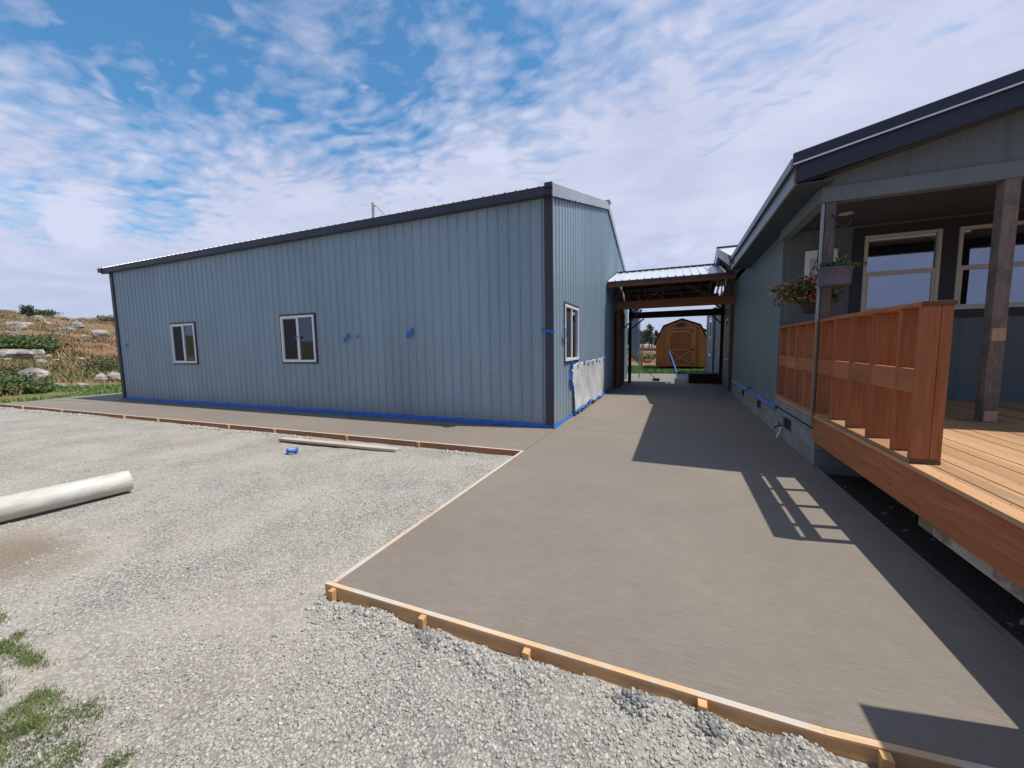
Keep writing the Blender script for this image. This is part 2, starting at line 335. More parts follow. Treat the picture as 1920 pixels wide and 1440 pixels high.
# ------------------------------------------------------------------ object helpers
WO = {}   # world origin of every object
def props(o, label=None, cat=None, group=None, kind=None):
    if label: o['label'] = label
    if cat: o['category'] = cat
    if group: o['group'] = group
    if kind: o['kind'] = kind
    return o
def empty(name, loc, label, cat, group=None):
    o = bpy.data.objects.new(name, None); C.objects.link(o); o.location = loc; WO[o.name] = Vector(loc)
    o.empty_display_size = .2
    return props(o, label, cat, group)
def add_mesh(name, me, mat, parent=None, loc=None):
    o = bpy.data.objects.new(name, me); C.objects.link(o)
    for m_ in (mat if isinstance(mat, (list, tuple)) else [mat]): me.materials.append(m_)
    if parent:
        o.parent = parent; org = WO[parent.name]
    else:
        org = Vector(loc or (0, 0, 0)); o.location = org
    if org.length > 0: me.transform(Matrix.Translation(-org))
    WO[o.name] = org
    return o
class MB:
    def __init__(s): s.v = []; s.f = []; s.mi = []; s.m = 0
    def poly(s, pts, faces):
        k = len(s.v); s.v += [tuple(p) for p in pts]
        for f in faces: s.f.append(tuple(i + k for i in f)); s.mi.append(s.m)
        return s
    def box(s, x0, x1, y0, y1, z0, z1):
        if x0 > x1: x0, x1 = x1, x0
        if y0 > y1: y0, y1 = y1, y0
        return s.poly([(x0, y0, z0), (x1, y0, z0), (x1, y1, z0), (x0, y1, z0), (x0, y0, z1), (x1, y0, z1), (x1, y1, z1), (x0, y1, z1)],
                      [(0, 3, 2, 1), (4, 5, 6, 7), (0, 1, 5, 4), (1, 2, 6, 5), (2, 3, 7, 6), (3, 0, 4, 7)])
    def beam(s, a, b, w, h, up=(0, 0, 1)):
        a = Vector(a); b = Vector(b); d = (b - a).normalized(); up = Vector(up)
        sd = d.cross(up)
        if sd.length < 1e-4: sd = d.cross(Vector((1, 0, 0)))
        sd.normalize(); u = sd.cross(d).normalized()
        P = []
        for p in (a, b):
            for i, j in ((-1, -1), (1, -1), (1, 1), (-1, 1)): P.append(p + sd * (w / 2 * i) + u * (h / 2 * j))
        return s.poly(P, [(0, 1, 2, 3), (7, 6, 5, 4), (0, 4, 5, 1), (1, 5, 6, 2), (2, 6, 7, 3), (3, 7, 4, 0)])
    def tube(s, pts, r, n=10, cap=True):
        pts = [Vector(p) for p in pts]; rs = r if hasattr(r, '__len__') else [r] * len(pts)
        k = len(s.v); prev = None
        for i, p in enumerate(pts):
            d = (pts[min(i + 1, len(pts) - 1)] - pts[max(i - 1, 0)]).normalized()
            if prev is None:
                a = d.orthogonal().normalized()
            else:
                a = (prev - d * prev.dot(d)).normalized()
            prev = a; b_ = d.cross(a)
            for j in range(n):
                t = 2 * math.pi * j / n; s.v.append(tuple(p + (a * math.cos(t) + b_ * math.sin(t)) * rs[i]))
        for i in range(len(pts) - 1):
            for j in range(n):
                s.f.append((k + i * n + j, k + i * n + (j + 1) % n, k + (i + 1) * n + (j + 1) % n, k + (i + 1) * n + j)); s.mi.append(s.m)
        if cap:
            s.f.append(tuple(k + j for j in reversed(range(n)))); s.mi.append(s.m)
            s.f.append(tuple(k + (len(pts) - 1) * n + j for j in range(n))); s.mi.append(s.m)
        return s
    def lathe(s, c, prof, n=20):
        k = len(s.v)
        for r, z in prof:
            for j in range(n):
                t = 2 * math.pi * j / n; s.v.append((c[0] + r * math.cos(t), c[1] + r * math.sin(t), c[2] + z))
        for i in range(len(prof) - 1):
            for j in range(n):
                s.f.append((k + i * n + j, k + i * n + (j + 1) % n, k + (i + 1) * n + (j + 1) % n, k + (i + 1) * n + j)); s.mi.append(s.m)
        return s
    def quad(s, a, b, c, d): return s.poly([a, b, c, d], [(0, 1, 2, 3)])
    def mesh(s, name, smooth=False):
        me = bpy.data.meshes.new(name); me.from_pydata(s.v, [], s.f)
        if smooth: me.polygons.foreach_set('use_smooth', [True] * len(s.f))
        if any(s.mi): me.polygons.foreach_set('material_index', s.mi)
        me.update(); return me
    def obj(s, name, mat, parent=None, loc=None, smooth=False, bevel=0):
        o = add_mesh(name, s.mesh(name, smooth), mat, parent, loc)
        if bevel:
            b = o.modifiers.new('bevel', 'BEVEL'); b.width = bevel; b.segments = 2; b.limit_method = 'ANGLE'
        return o
def dup(root, loc, label=None, group=None, rot=None, scale=None):
    def cp(o, parent):
        c = o.copy(); C.objects.link(c); c.parent = parent; WO[c.name] = Vector(loc)
        for ch in list(o.children): cp(ch, c)
        return c
    kids = list(root.children)
    r = root.copy(); C.objects.link(r); r.location = loc; WO[r.name] = Vector(loc)
    if rot is not None: r.rotation_euler = rot
    if scale is not None: r.scale = scale
    if label: r['label'] = label
    if group: r['group'] = group
    for ch in kids: cp(ch, r)
    return r
def fast_mesh(name, V, F, smooth=False):
    V = np.asarray(V, dtype=np.float32); F = np.asarray(F, dtype=np.int32)
    me = bpy.data.meshes.new(name); me.vertices.add(len(V)); me.vertices.foreach_set('co', V.ravel())
    k = F.shape[1]; me.loops.add(F.size); me.loops.foreach_set('vertex_index', F.ravel())
    me.polygons.add(len(F)); me.polygons.foreach_set('loop_start', np.arange(len(F), dtype=np.int32) * k)
    me.polygons.foreach_set('loop_total', np.full(len(F), k, dtype=np.int32))
    if smooth: me.polygons.foreach_set('use_smooth', np.ones(len(F), dtype=bool))
    me.update(calc_edges=True); me.validate(); return me
def vnoise(x, y, seed=0):
    """smooth value noise, numpy"""
    r = np.random.default_rng(seed).random((256, 256))
    xi = np.floor(x).astype(int); yi = np.floor(y).astype(int); fx = x - xi; fy = y - yi
    fx = fx * fx * (3 - 2 * fx); fy = fy * fy * (3 - 2 * fy)
    a = r[xi % 256, yi % 256]; b = r[(xi + 1) % 256, yi % 256]; c = r[xi % 256, (yi + 1) % 256]; d = r[(xi + 1) % 256, (yi + 1) % 256]
    return (a * (1 - fx) + b * fx) * (1 - fy) + (c * (1 - fx) + d * fx) * fy - .5
def fbm(x, y, f, oct=4, seed=0):
    s = 0; a = 1
    for i in range(oct): s = s + a * vnoise(x * f + 13.7 * i, y * f + 7.1 * i, seed + i); f *= 2; a *= .5
    return s

# ------------------------------------------------------------------ camera
cam = bpy.data.cameras.new('camera'); co = bpy.data.objects.new('camera', cam); C.objects.link(co)
cam.sensor_width = 36; cam.lens = 725 / 1920 * 36; cam.clip_start = .05; cam.clip_end = 5000
Rm = Matrix(((0.92141619, -0.02140819, 0.38798698), (0.38821901, 0.09357722, -0.91680385), (-0.01667964, 0.99538183, 0.09453463)))
co.matrix_world = Matrix.Translation((0, 0, 1.6)) @ Rm.to_4x4()
S.camera = co
CAM = Vector((0, 0, 1.6))
def ray(u, v): return (Rm @ Vector((u - 960, 720 - v, -725))).normalized()

# ------------------------------------------------------------------ sun and sky
sunvec = Vector((.465, .085, 1)).normalized()
sl = bpy.data.lights.new('sun', 'SUN'); sl.energy = 4.7; sl.angle = R2(.53); sl.color = (1, .945, .865)
so = bpy.data.objects.new('sun', sl); C.objects.link(so); so.location = (10, 5, 30)
so.rotation_euler = sunvec.to_track_quat('Z', 'Y').to_euler()
W = bpy.data.worlds.new('World'); S.world = W; W.use_nodes = True
nt = W.node_tree
for n in list(nt.nodes): nt.nodes.remove(n)
wo = nt.nodes.new('ShaderNodeOutputWorld'); bg = nt.nodes.new('ShaderNodeBackground'); nt.links.new(bg.outputs[0], wo.inputs[0])
sky = nt.nodes.new('ShaderNodeTexSky'); sky.sky_type = 'NISHITA'; sky.sun_disc = False
sky.sun_elevation = math.asin(sunvec.z); sky.sun_rotation = math.atan2(sunvec.x, sunvec.y)
sky.air_density = 1.0; sky.dust_density = .6; sky.ozone_density = 2.0
bg.inputs[1].default_value = .1
tc = nt.nodes.new('ShaderNodeTexCoord'); D = tc.outputs['Generated']
sep = nt.nodes.new('ShaderNodeSeparateXYZ'); nt.links.new(D, sep.inputs[0]); dx, dy, dz = sep.outputs
zz = mth(nt, 'ADD', mth(nt, 'MAXIMUM', dz, 0), .09)
px = mth(nt, 'DIVIDE', dx, zz); py = mth(nt, 'DIVIDE', dy, zz)
cmb = nt.nodes.new('ShaderNodeCombineXYZ'); nt.links.new(px, cmb.inputs[0]); nt.links.new(py, cmb.inputs[1])
def wmap(vec, scale, rot=(0, 0, 0), loc=(0, 0, 0)):
    m = nt.nodes.new('ShaderNodeMapping'); m.inputs['Scale'].default_value = scale; m.inputs['Rotation'].default_value = rot; m.inputs['Location'].default_value = loc
    nt.links.new(vec, m.inputs[0]); return m.outputs[0]
P = cmb.outputs[0]
def blob(u, v, deg, soft=.5):
    r = ray(u, v)
    dp = nt.nodes.new('ShaderNodeVectorMath'); dp.operation = 'DOT_PRODUCT'; nt.links.new(D, dp.inputs[0]); dp.inputs[1].default_value = r
    mr = nt.nodes.new('ShaderNodeMapRange'); mr.interpolation_type = 'SMOOTHSTEP'
    mr.inputs['From Min'].default_value = math.cos(R2(deg * (1 + soft))); mr.inputs['From Max'].default_value = math.cos(R2(deg * (1 - soft)))
    nt.links.new(dp.outputs['Value'], mr.inputs['Value']); return mr.outputs[0]
cov = None
for (u, v, dg, w) in [(150, 170, 14, .30), (420, 210, 13, .33), (680, 235, 9, .26), (60, 60, 12, .12), (900, 40, 10, .30), (1050, 110, 8, .16), (0, 180, 14, .2), (330, 60, 8, .12), (820, 130, 9, .18),
                      (1330, 120, 9, .12), (1480, 200, 7, .12), (1250, 20, 8, .14), (640, 120, 9, .12), (60, 400, 3.0, .30), (290, 403, 3.0, .22), (1225, 490, 3.2, .35), (1010, 320, 4, .16),
                      (100, 560, 9, .10), (30, 690, 30, .0)]:
    t = mth(nt, 'MULTIPLY', blob(u, v, dg), w); cov = t if cov is None else mth(nt, 'ADD', cov, t)
add = None
for (u, v, dg, w) in [(300, 330, 16, .22), (60, 310, 12, .22), (700, 330, 14, .18), (1050, 260, 13, .16), (1300, 330, 14, .16), (1800, 60, 20, .12), (1700, 300, 12, .12)]:
    t = mth(nt, 'MULTIPLY', blob(u, v, dg, .7), w); add = t if add is None else mth(nt, 'ADD', add, t)
# ripples of altocumulus: anisotropic noise in the cloud plane
warp = noise(nt, wmap(P, (.8, .8, 1)), 1.0, 3)
wv = nt.nodes.new('ShaderNodeVectorMath'); wv.operation = 'ADD'; nt.links.new(P, wv.inputs[0])
wsc = nt.nodes.new('ShaderNodeVectorMath'); wsc.operation = 'SCALE'; wsc.inputs['Scale'].default_value = .35
nz = nt.nodes.new('ShaderNodeTexNoise'); nz.inputs['Scale'].default_value = 1.3; nz.inputs['Detail'].default_value = 3; nt.links.new(P, nz.inputs['Vector'])
nt.links.new(nz.outputs['Color'], wsc.inputs[0]); nt.links.new(wsc.outputs[0], wv.inputs[1])
PW = wv.outputs[0]
rip = noise(nt, wmap(PW, (1.0, 1.75, 1), (0, 0, R2(28))), 6.5, 5, .58, .3)
puff = noise(nt, wmap(PW, (1.1, 1.5, 1), (0, 0, R2(20)), (3, 1, 0)), 13.0, 3, .5)
big = noise(nt, wmap(P, (1, 1, 1), (0, 0, 0), (5, 2, 0)), 1.1, 4, .55)
streak = noise(nt, wmap(PW, (.5, 2.0, 1), (0, 0, R2(55))), 2.0, 5, .6)
vor = nt.nodes.new('ShaderNodeTexVoronoi'); vor.feature = 'SMOOTH_F1'; vor.inputs['Smoothness'].default_value = .6; vor.inputs['Scale'].default_value = 11
fw = nt.nodes.new('ShaderNodeTexNoise'); fw.inputs['Scale'].default_value = 7; fw.inputs['Detail'].default_value = 4; nt.links.new(PW, fw.inputs['Vector'])
fs = nt.nodes.new('ShaderNodeVectorMath'); fs.operation = 'SCALE'; fs.inputs['Scale'].default_value = .16; nt.links.new(fw.outputs['Color'], fs.inputs[0])
fa = nt.nodes.new('ShaderNodeVectorMath'); fa.operation = 'ADD'; nt.links.new(wmap(PW, (1, 1.45, 1), (0, 0, R2(28))), fa.inputs[0]); nt.links.new(fs.outputs[0], fa.inputs[1]); nt.links.new(fa.outputs[0], vor.inputs['Vector'])
cell = mth(nt, 'SUBTRACT', 1, mth(nt, 'MULTIPLY', vor.outputs['Distance'], 1.5))
lb = nt.nodes.new('ShaderNodeMapRange'); lb.interpolation_type = 'SMOOTHSTEP'; nt.links.new(dz, lb.inputs['Value'])
lb.inputs['From Min'].default_value = .22; lb.inputs['From Max'].default_value = .46; lb.inputs['To Min'].default_value = .30; lb.inputs['To Max'].default_value = .06
lowb = lb.outputs[0]
dens = mth(nt, 'ADD', mth(nt, 'MULTIPLY', rip, .62), mth(nt, 'MULTIPLY', cell, .20))
dens = mth(nt, 'ADD', dens, mth(nt, 'MULTIPLY', puff, .34))
dens = mth(nt, 'ADD', dens, mth(nt, 'MULTIPLY', big, .34))
dens = mth(nt, 'SUBTRACT', mth(nt, 'ADD', dens, mth(nt, 'ADD', add, mth(nt, 'SUBTRACT', lowb, .05))), mth(nt, 'MULTIPLY', cov, .70))
mr = nt.nodes.new('ShaderNodeMapRange'); mr.interpolation_type = 'LINEAR'
mr.inputs['From Min'].default_value = .40; mr.inputs['From Max'].default_value = .90; nt.links.new(dens, mr.inputs['Value'])
alto = mth(nt, 'MULTIPLY', mr.outputs[0], .90)
alto = mth(nt, 'ADD', alto, .06)
# low cumulus puffs near the horizon
cu = noise(nt, wmap(D, (1, 1, 2.6)), 8.0, 7, .55, .2)
cb = None
for (u, v, dg, w) in [(190, 408, 3.2, .17), (120, 395, 2.6, .12), (740, 345, 4.5, .14), (920, 312, 2.6, .22), (1265, 402, 2.4, .16), (1300, 500, 3.6, .22), (10, 440, 4, .12), (590, 370, 4, .12)]:
    t = mth(nt, 'MULTIPLY', blob(u, v, dg, .6), w); cb = t if cb is None else mth(nt, 'ADD', cb, t)
cuM = nt.nodes.new('ShaderNodeMapRange'); cuM.interpolation_type = 'SMOOTHSTEP'
cuM.inputs['From Min'].default_value = .60; cuM.inputs['From Max'].default_value = .75
nt.links.new(mth(nt, 'ADD', mth(nt, 'MULTIPLY', cu, .9), cb), cuM.inputs['Value'])
# blue of the clear sky: the sky texture, a little deeper as the phone renders it
blue = mix(nt, 1.0, sky.outputs[0], (.52, 1.32, 1.62), 'MULTIPLY')
cshade = noise(nt, wmap(P, (1, 1, 1), (0, 0, 0), (9, 4, 0)), 2.2, 4, .55)
ccol = ramp(nt, cshade, [(.3, (.57, .61, .81)), (.7, (.72, .75, .93))])
cs = nt.nodes.new('ShaderNodeVectorMath'); cs.operation = 'SCALE'; cs.inputs['Scale'].default_value = 9.4; nt.links.new(ccol, cs.inputs[0])
c1 = mix(nt, alto, blue, cs.outputs[0])
# pale band low down
hz = nt.nodes.new('ShaderNodeMapRange'); hz.interpolation_type = 'SMOOTHSTEP'; nt.links.new(dz, hz.inputs['Value'])
hz.inputs['From Min'].default_value = .0; hz.inputs['From Max'].default_value = .26; hz.inputs['To Min'].default_value = .62; hz.inputs['To Max'].default_value = 0
c1 = mix(nt, hz.outputs[0], c1, (4.2, 5.1, 7.3))
c1 = mix(nt, cuM.outputs[0], c1, (6.5, 6.9, 8.8))
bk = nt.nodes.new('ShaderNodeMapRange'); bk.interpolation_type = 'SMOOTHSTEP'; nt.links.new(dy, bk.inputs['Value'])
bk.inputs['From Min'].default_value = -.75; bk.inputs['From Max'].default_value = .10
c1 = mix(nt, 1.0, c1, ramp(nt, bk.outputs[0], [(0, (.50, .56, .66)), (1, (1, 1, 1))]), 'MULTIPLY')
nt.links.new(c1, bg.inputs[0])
S.view_settings.view_transform = 'Standard'; S.view_settings.look = 'None'; S.view_settings.exposure = .04; S.view_settings.gamma = 1
S.cycles.max_bounces = 8; S.cycles.transparent_max_bounces = 12

# ------------------------------------------------------------------ terrain
def terrain_h(x, y):
    r = np.hypot(x, y); th = np.degrees(np.arctan2(y, -x))
    base = np.interp(r, [0, 24, 32, 40, 50, 60, 70, 80, 90, 110, 160, 400, 3000], [0, 0, .42, 1.1, 2.3, 3.7, 5.2, 6.7, 7.9, 9.2, 9, 2, 0])
    az = np.interp(th, [-180, -60, -10, 14, 19, 24, 34, 50, 80, 110, 180], [.05, .1, .7, 1, .93, .82, .55, .35, .09, .04, .05])
    h = base * az
    bumpy = np.clip((r - 23) / 20, 0, 1)
    h = h + fbm(x, y, .09, 4, 3) * bumpy * .9 * np.clip(az, .1, 1) + fbm(x, y, .6, 3, 9) * bumpy * .22 * np.clip(az * 1.5, .15, 1)
    yard = -.085 + fbm(x, y, .5, 3, 21) * .03 + fbm(x, y, 5, 3, 31) * .008
    out = yard * (1 - bumpy) + (h - .03) * bumpy
    # soil banked up against the front forms
    d1 = np.abs(y - 1.74) ; bank = np.exp(-(d1 / .16) ** 2) * ((x > -2.3) & (x < 1.9)) * (y < 1.79)
    out = out + bank * (.035 + fbm(x, y, 6, 3, 41) * .05)
    d2 = np.abs(y - 4.95); bank2 = np.exp(-(d2 / .2) ** 2) * (x < -2.2) * (x > -20) * (y < 5.5)
    out = out + bank2 * (.01 + np.clip(fbm(x, y, 1.2, 3, 51), 0, 1) * .06)
    out = np.where((x > -17.9) & (x < 8) & (y > 5.5) & (y < 20), np.minimum(out, -.08), out)
    # grassy yard beyond the breezeway
    out = np.where((y > 22.9) & (r < 60) & (th > 60), np.maximum(out, -.02), out)
    return out
def axis(segs):
    v = [segs[0][0]]
    for a, b, n in segs:
        v += list(np.linspace(a, b, n + 1)[1:])
    return np.array(v)
xs = axis([(-2500, -500, 8), (-500, -130, 20), (-130, -60, 70), (-60, -24, 90), (-24, -8, 120), (-8, -3.5, 110), (-3.5, 2.2, 260), (2.2, 8, 20), (8, 60, 26), (60, 500, 15), (500, 2500, 8)])
ys = axis([(-2500, -200, 6), (-200, -20, 12), (-20, -1, 20), (-1, .4, 20), (.4, 2.0, 90), (2.0, 6, 110), (6, 14, 24), (14, 60, 90), (60, 160, 50), (160, 600, 20), (600, 3000, 10)])
Xg, Yg = np.meshgrid(xs, ys); Zg = terrain_h(Xg, Yg)
nx, ny = len(xs), len(ys); idx = np.arange(nx * ny).reshape(ny, nx)
F = np.stack([idx[:-1, :-1].ravel(), idx[:-1, 1:].ravel(), idx[1:, 1:].ravel(), idx[1:, :-1].ravel()], 1)
g = add_mesh('ground', fast_mesh('ground', np.stack([Xg.ravel(), Yg.ravel(), Zg.ravel()], 1), F, True), M['ground'])
props(g, kind='structure')

# ico stone template
def ico():
    t = (1 + 5 ** .5) / 2
    v = np.array([(-1, t, 0), (1, t, 0), (-1, -t, 0), (1, -t, 0), (0, -1, t), (0, 1, t), (0, -1, -t), (0, 1, -t), (t, 0, -1), (t, 0, 1), (-t, 0, -1), (-t, 0, 1)], float)
    v /= np.linalg.norm(v[0])
    f = np.array([(0, 11, 5), (0, 5, 1), (0, 1, 7), (0, 7, 10), (0, 10, 11), (1, 5, 9), (5, 11, 4), (11, 10, 2), (10, 7, 6), (7, 1, 8), (3, 9, 4), (3, 4, 2), (3, 2, 6), (3, 6, 8), (3, 8, 9), (4, 9, 5), (2, 4, 11), (6, 2, 10), (8, 6, 7), (9, 8, 1)])
    return v, f
IV, IF = ico()
def rotmats(n, r):
    q = r.normal(size=(n, 4)); q /= np.linalg.norm(q, axis=1)[:, None]; w, x, y, z = q.T
    return np.stack([np.stack([1 - 2 * (y * y + z * z), 2 * (x * y - z * w), 2 * (x * z + y * w)], 1), np.stack([2 * (x * y + z * w), 1 - 2 * (x * x + z * z), 2 * (y * z - x * w)], 1), np.stack([2 * (x * z - y * w), 2 * (y * z + x * w), 1 - 2 * (x * x + y * y)], 1)], 1)
def in_yard(x, y):
    form_y = 5.48 + (x + 2.12) * (.31 / 18.8)
    left = (x < -2.17) & (x > -21.5) & (y < form_y - .05)
    front = (x >= -2.17) & (x < 1.9) & (y < 1.80)
    return left | front
def scatter(n, rmin, rmax, smin, smax, dens_noise=.2):
    """stones in the camera's wedge, uniform per area"""
    r = np.sqrt(rng.uniform(rmin ** 2, rmax ** 2, n)); a = rng.uniform(R2(60), R2(186), n)
    x = r * np.cos(a); y = r * np.sin(a)
    x = np.concatenate([x]); k = in_yard(x, y) & ((fbm(x, y, 1.3, 5, 61) * 1.3 + fbm(x, y, 5, 2, 71) * .5) > (rng.random(n) - .60) * dens_noise * 2)
    x, y = x[k], y[k]; m = len(x)
    s = smin + (smax - smin) * rng.random(m) ** 2.6
    return x, y, s
parts_ = [scatter(74000, .5, 3.0, .0030, .0155), scatter(42000, 3.0, 6.5, .006, .017), scatter(20000, 6.5, 22, .010, .022, .5), scatter(900, .5, 4, .012, .022)]
# coarse rubble along the forms
n = 4200; xa = rng.uniform(-2.2, 1.75, n); ya = 1.775 - np.abs(rng.normal(0, .085, n)); sa = .004 + .020 * rng.random(n) ** 3.5
k = (fbm(xa, ya, 2.2, 3, 81) > .0); parts_.append((xa[k], ya[k], sa[k]))
n = 5000; xa = rng.uniform(-20, -2.2, n); ya = 5.38 + (xa + 2.12) * .0165 - np.abs(rng.normal(0, .10, n)); sa = .01 + .035 * rng.random(n) ** 3
k = (fbm(xa, ya * .2, .9, 3, 91) > .02); parts_.append((xa[k], ya[k], sa[k]))
for cx_, cy_ in ((-1.33, 1.74), (-1.28, 1.71), (-.2, 1.74), (-.14, 1.72), (.18, 1.72), (-1.75, 1.75), (1.0, 1.73)):
    m_ = 45; parts_.append((rng.normal(cx_, .035, m_), np.minimum(rng.normal(cy_, .022, m_), 1.795), .006 + .016 * rng.random(m_) ** 1.5))
m_ = 260; parts_.append((rng.uniform(1.74, 3.2, m_), rng.uniform(1.9, 5.9, m_), .006 + .035 * rng.random(m_) ** 4))
n_dark = 45 * 7 + 260
sx = np.concatenate([p[0] for p in parts_]); sy = np.concatenate([p[1] for p in parts_]); ss = np.concatenate([p[2] for p in parts_])
n = len(sx); szz = terrain_h(sx, sy)
Rr = rotmats(n, rng); dims = np.stack([np.ones(n), rng.uniform(.6, .95, n), rng.uniform(.35, .7, n)], 1) * ss[:, None]
V = IV[None] * rng.uniform(.55, 1.25, (n, 12, 1)) * dims[:, None, :]
V = np.einsum('nij,nkj->nki', Rr, V); V[:, :, 2] *= .75
V += np.stack([sx, sy, szz + ss * .12], 1)[:, None, :]
Fc = (IF[None] + (np.arange(n) * 12)[:, None, None]).reshape(-1, 3)
me = fast_mesh('gravel', V.reshape(-1, 3), Fc)
at = me.attributes.new('tone', 'FLOAT', 'POINT'); tone = np.clip(rng.normal(.56, .2, n), 0, 1); tone[-n_dark:] = rng.uniform(.0, .12, n_dark); at.data.foreach_set('value', np.repeat(tone, 12).astype(np.float32))
gv = add_mesh('gravel', me, M['gravelstone']); props(gv, 'loose crushed grey gravel spread over the yard', None, None, 'stuff')

# ------------------------------------------------------------------ concrete walks
def slab(name, pts, z0, z1, mat, loc=None):
    n = len(pts); mb = MB(); c = [(x, y, z1) for x, y in pts]; b_ = [(x, y, z0) for x, y in pts]
    mb.poly(c + b_, [tuple(range(n)), tuple(reversed(range(n, 2 * n)))] + [(i, i + n, (i + 1) % n + n, (i + 1) % n) for i in range(n)])
    return mb
def fy(x): return 5.48 + (x + 2.12) * (.31 / 18.8)
j = .005
mb = MB()
segs = [[(-2.12, 1.85), (.6, 1.85), (1.675, 1.952), (1.675, 7.25 - j), (-2.12, 7.25 - j)], [(-2.19, 7.25 + j), (1.69, 7.25 + j), (1.69, 12.35 - j), (-2.19, 12.35 - j)],
        [(-2.12 - j * 2, fy(-2.12)), (-2.12 - j * 2, 7.25 - j), (-8.3 + j, 7.25 - j), (-8.3 + j, fy(-8.3))], [(-8.3 - j, fy(-8.3)), (-8.3 - j, 7.25 - j), (-14.5 + j, 7.25 - j), (-14.5 + j, fy(-14.5))],
        [(-14.5 - j, fy(-14.5)), (-14.5 - j, 7.25 - j), (-17.8, 7.25 - j), (-17.8, 6.45), (-20.9, 6.15), (-20.95, fy(-20.9))],
        [(-17.85, 7.25), (-17.85, 20.5), (-21.2, 20.5), (-21.15, 6.18), (-17.85, 6.48)]]
for s_ in segs:
    a = sum(s_[i][0] * s_[(i + 1) % len(s_)][1] - s_[(i + 1) % len(s_)][0] * s_[i][1] for i in range(len(s_)))
    if a < 0: s_ = s_[::-1]
    q = slab('', s_, -.1, 0, None); mb.poly(q.v, q.f)
mb.box(-17.9, 1.69, 5.6, 7.2, -.12, -.02) if False else None
pv = mb.obj('concrete_walkway', M['conc']); props(pv, kind='structure')
mb = MB()
for a, b_ in ((12.36, 16.0), (16.01, 19.6), (19.61, 23.0)):
    mb.box(-2.19, 1.9, a, b_, -.1, -.002)
mb.box(-6, -2.2, 19.75, 23.0, -.1, -.004)
pv = mb.obj('breezeway_floor', M['concdark']); props(pv, kind='structure')

# ------------------------------------------------------------------ metal shop
SX0, SX1, SY0, SY1, SE, SR = -18.0, -2.19, 7.21, 19.71, 4.50, 6.2
shop = empty('metal_shop_building', (-10, 13.4, 0), 'large blue-grey ribbed metal shop building with charcoal corner trim', 'building')
def ribbed(mb, O, U, Nn, L, z1f, z0=0, openings=(), pitch=.229, hgt=.027, minor=True):
    """sheet of trapezoid ribs; O origin, U along, Nn outward"""
    O = Vector(O); U = Vector(U); Nn = Vector(Nn)
    prof = []
    k = 0
    while k * pitch < L:
        b0 = k * pitch
        for du, dn in ((0, 0), (.020, hgt), (.036, hgt), (.056, 0), (.100, 0), (.106, .002), (.114, .002), (.120, 0), (.158, 0), (.164, .002), (.172, .002), (.178, 0)):
            if b0 + du < L: prof.append((b0 + du, dn))
        k += 1
    prof.append((L, 0))
    # insert opening edges
    us = sorted(set([p[0] for p in prof] + [u for o in openings for u in (o[0], o[1])]))
    pu = [p[0] for p in prof]; pn = [p[1] for p in prof]
    pts = [(u, float(np.interp(u, pu, pn))) for u in us]
    for (u0, n0), (u1, n1) in zip(pts[:-1], pts[1:]):
        mid = (u0 + u1) / 2; rng_ = [(z0, None)]
        for o in openings:
            if o[0] <= mid <= o[1]: rng_ = [(z0, o[2]), (o[3], None)]
        for za, zb in rng_:
            a = O + U * u0 + Nn * n0; b = O + U * u1 + Nn * n1
            zt0 = z1f(u0) if zb is None else zb; zt1 = z1f(u1) if zb is None else zb
            mb.quad((a.x, a.y, za), (b.x, b.y, za), (b.x, b.y, zt1), (a.x, a.y, zt0))
L = SX1 - SX0
win_f = [(-14.72, -13.50, 1.28, 2.49), (-9.68, -8.46, 1.31, 2.51)]
win_s = [(8.02, 9.24, 1.28, 2.49)]
win_l = [(12.6, 15.6, 1.3, 2.5)]
mb = MB(); ribbed(mb, (SX0, SY0, 0), (1, 0, 0), (0, -1, 0), L, lambda u: SE, .0, [(a - SX0, b - SX0, c, d) for a, b, c, d in win_f])
mb.obj('front_wall', M['panel'], shop)
rk = lambda u: SE + (SR - SE) * (1 - abs(u - 6.25) / 6.25)
mb = MB(); ribbed(mb, (SX1, SY0, 0), (0, 1, 0), (1, 0, 0), 12.5, rk, .0, [(a - SY0, b - SY0, c, d) for a, b, c, d in win_s])
mb.obj('side_wall', M['panel_side'], shop)
mb = MB(); ribbed(mb, (SX0, SY0, 0), (0, 1, 0), (-1, 0, 0), 12.5, rk, .0, [(a - SY0, b - SY0, c, d) for a, b, c, d in win_l])
ribbed(mb, (SX0, SY1, 0), (1, 0, 0), (0, 1, 0), L, lambda u: SE, .0)
mb.obj('rear_walls', M['panel'], shop)
mb = MB(); mb.box(SX0 + .05, SX1 - .05, SY0 + .05, SY1 - .05, -.05, .02)
# inner lining leaves the window openings clear
for x0, x1, y, ops in ((SX0 + .1, SX1 - .1, SY0 + .12, win_f),):
    cur = x0
    for a, b_, c, d in ops:
        mb.box(cur, a - .02, y, y + .02, .02, SE); mb.box(a - .02, b_ + .02, y, y + .02, .02, c - .02); mb.box(a - .02, b_ + .02, y, y + .02, d + .02, SE); cur = b_ + .02
    mb.box(cur, x1, y, y + .02, .02, SE)
mb.box(SX1 - .14, SX1 - .12, SY0 + .15, 8.0, .02, SE); mb.box(SX1 - .14, SX1 - .12, 9.26, SY1 - .1, .02, SE)
mb.box(-16.9, -16.7, 9.6, 9.8, .02, 4.4)
mb.obj('interior_lining', M['inside'], shop)
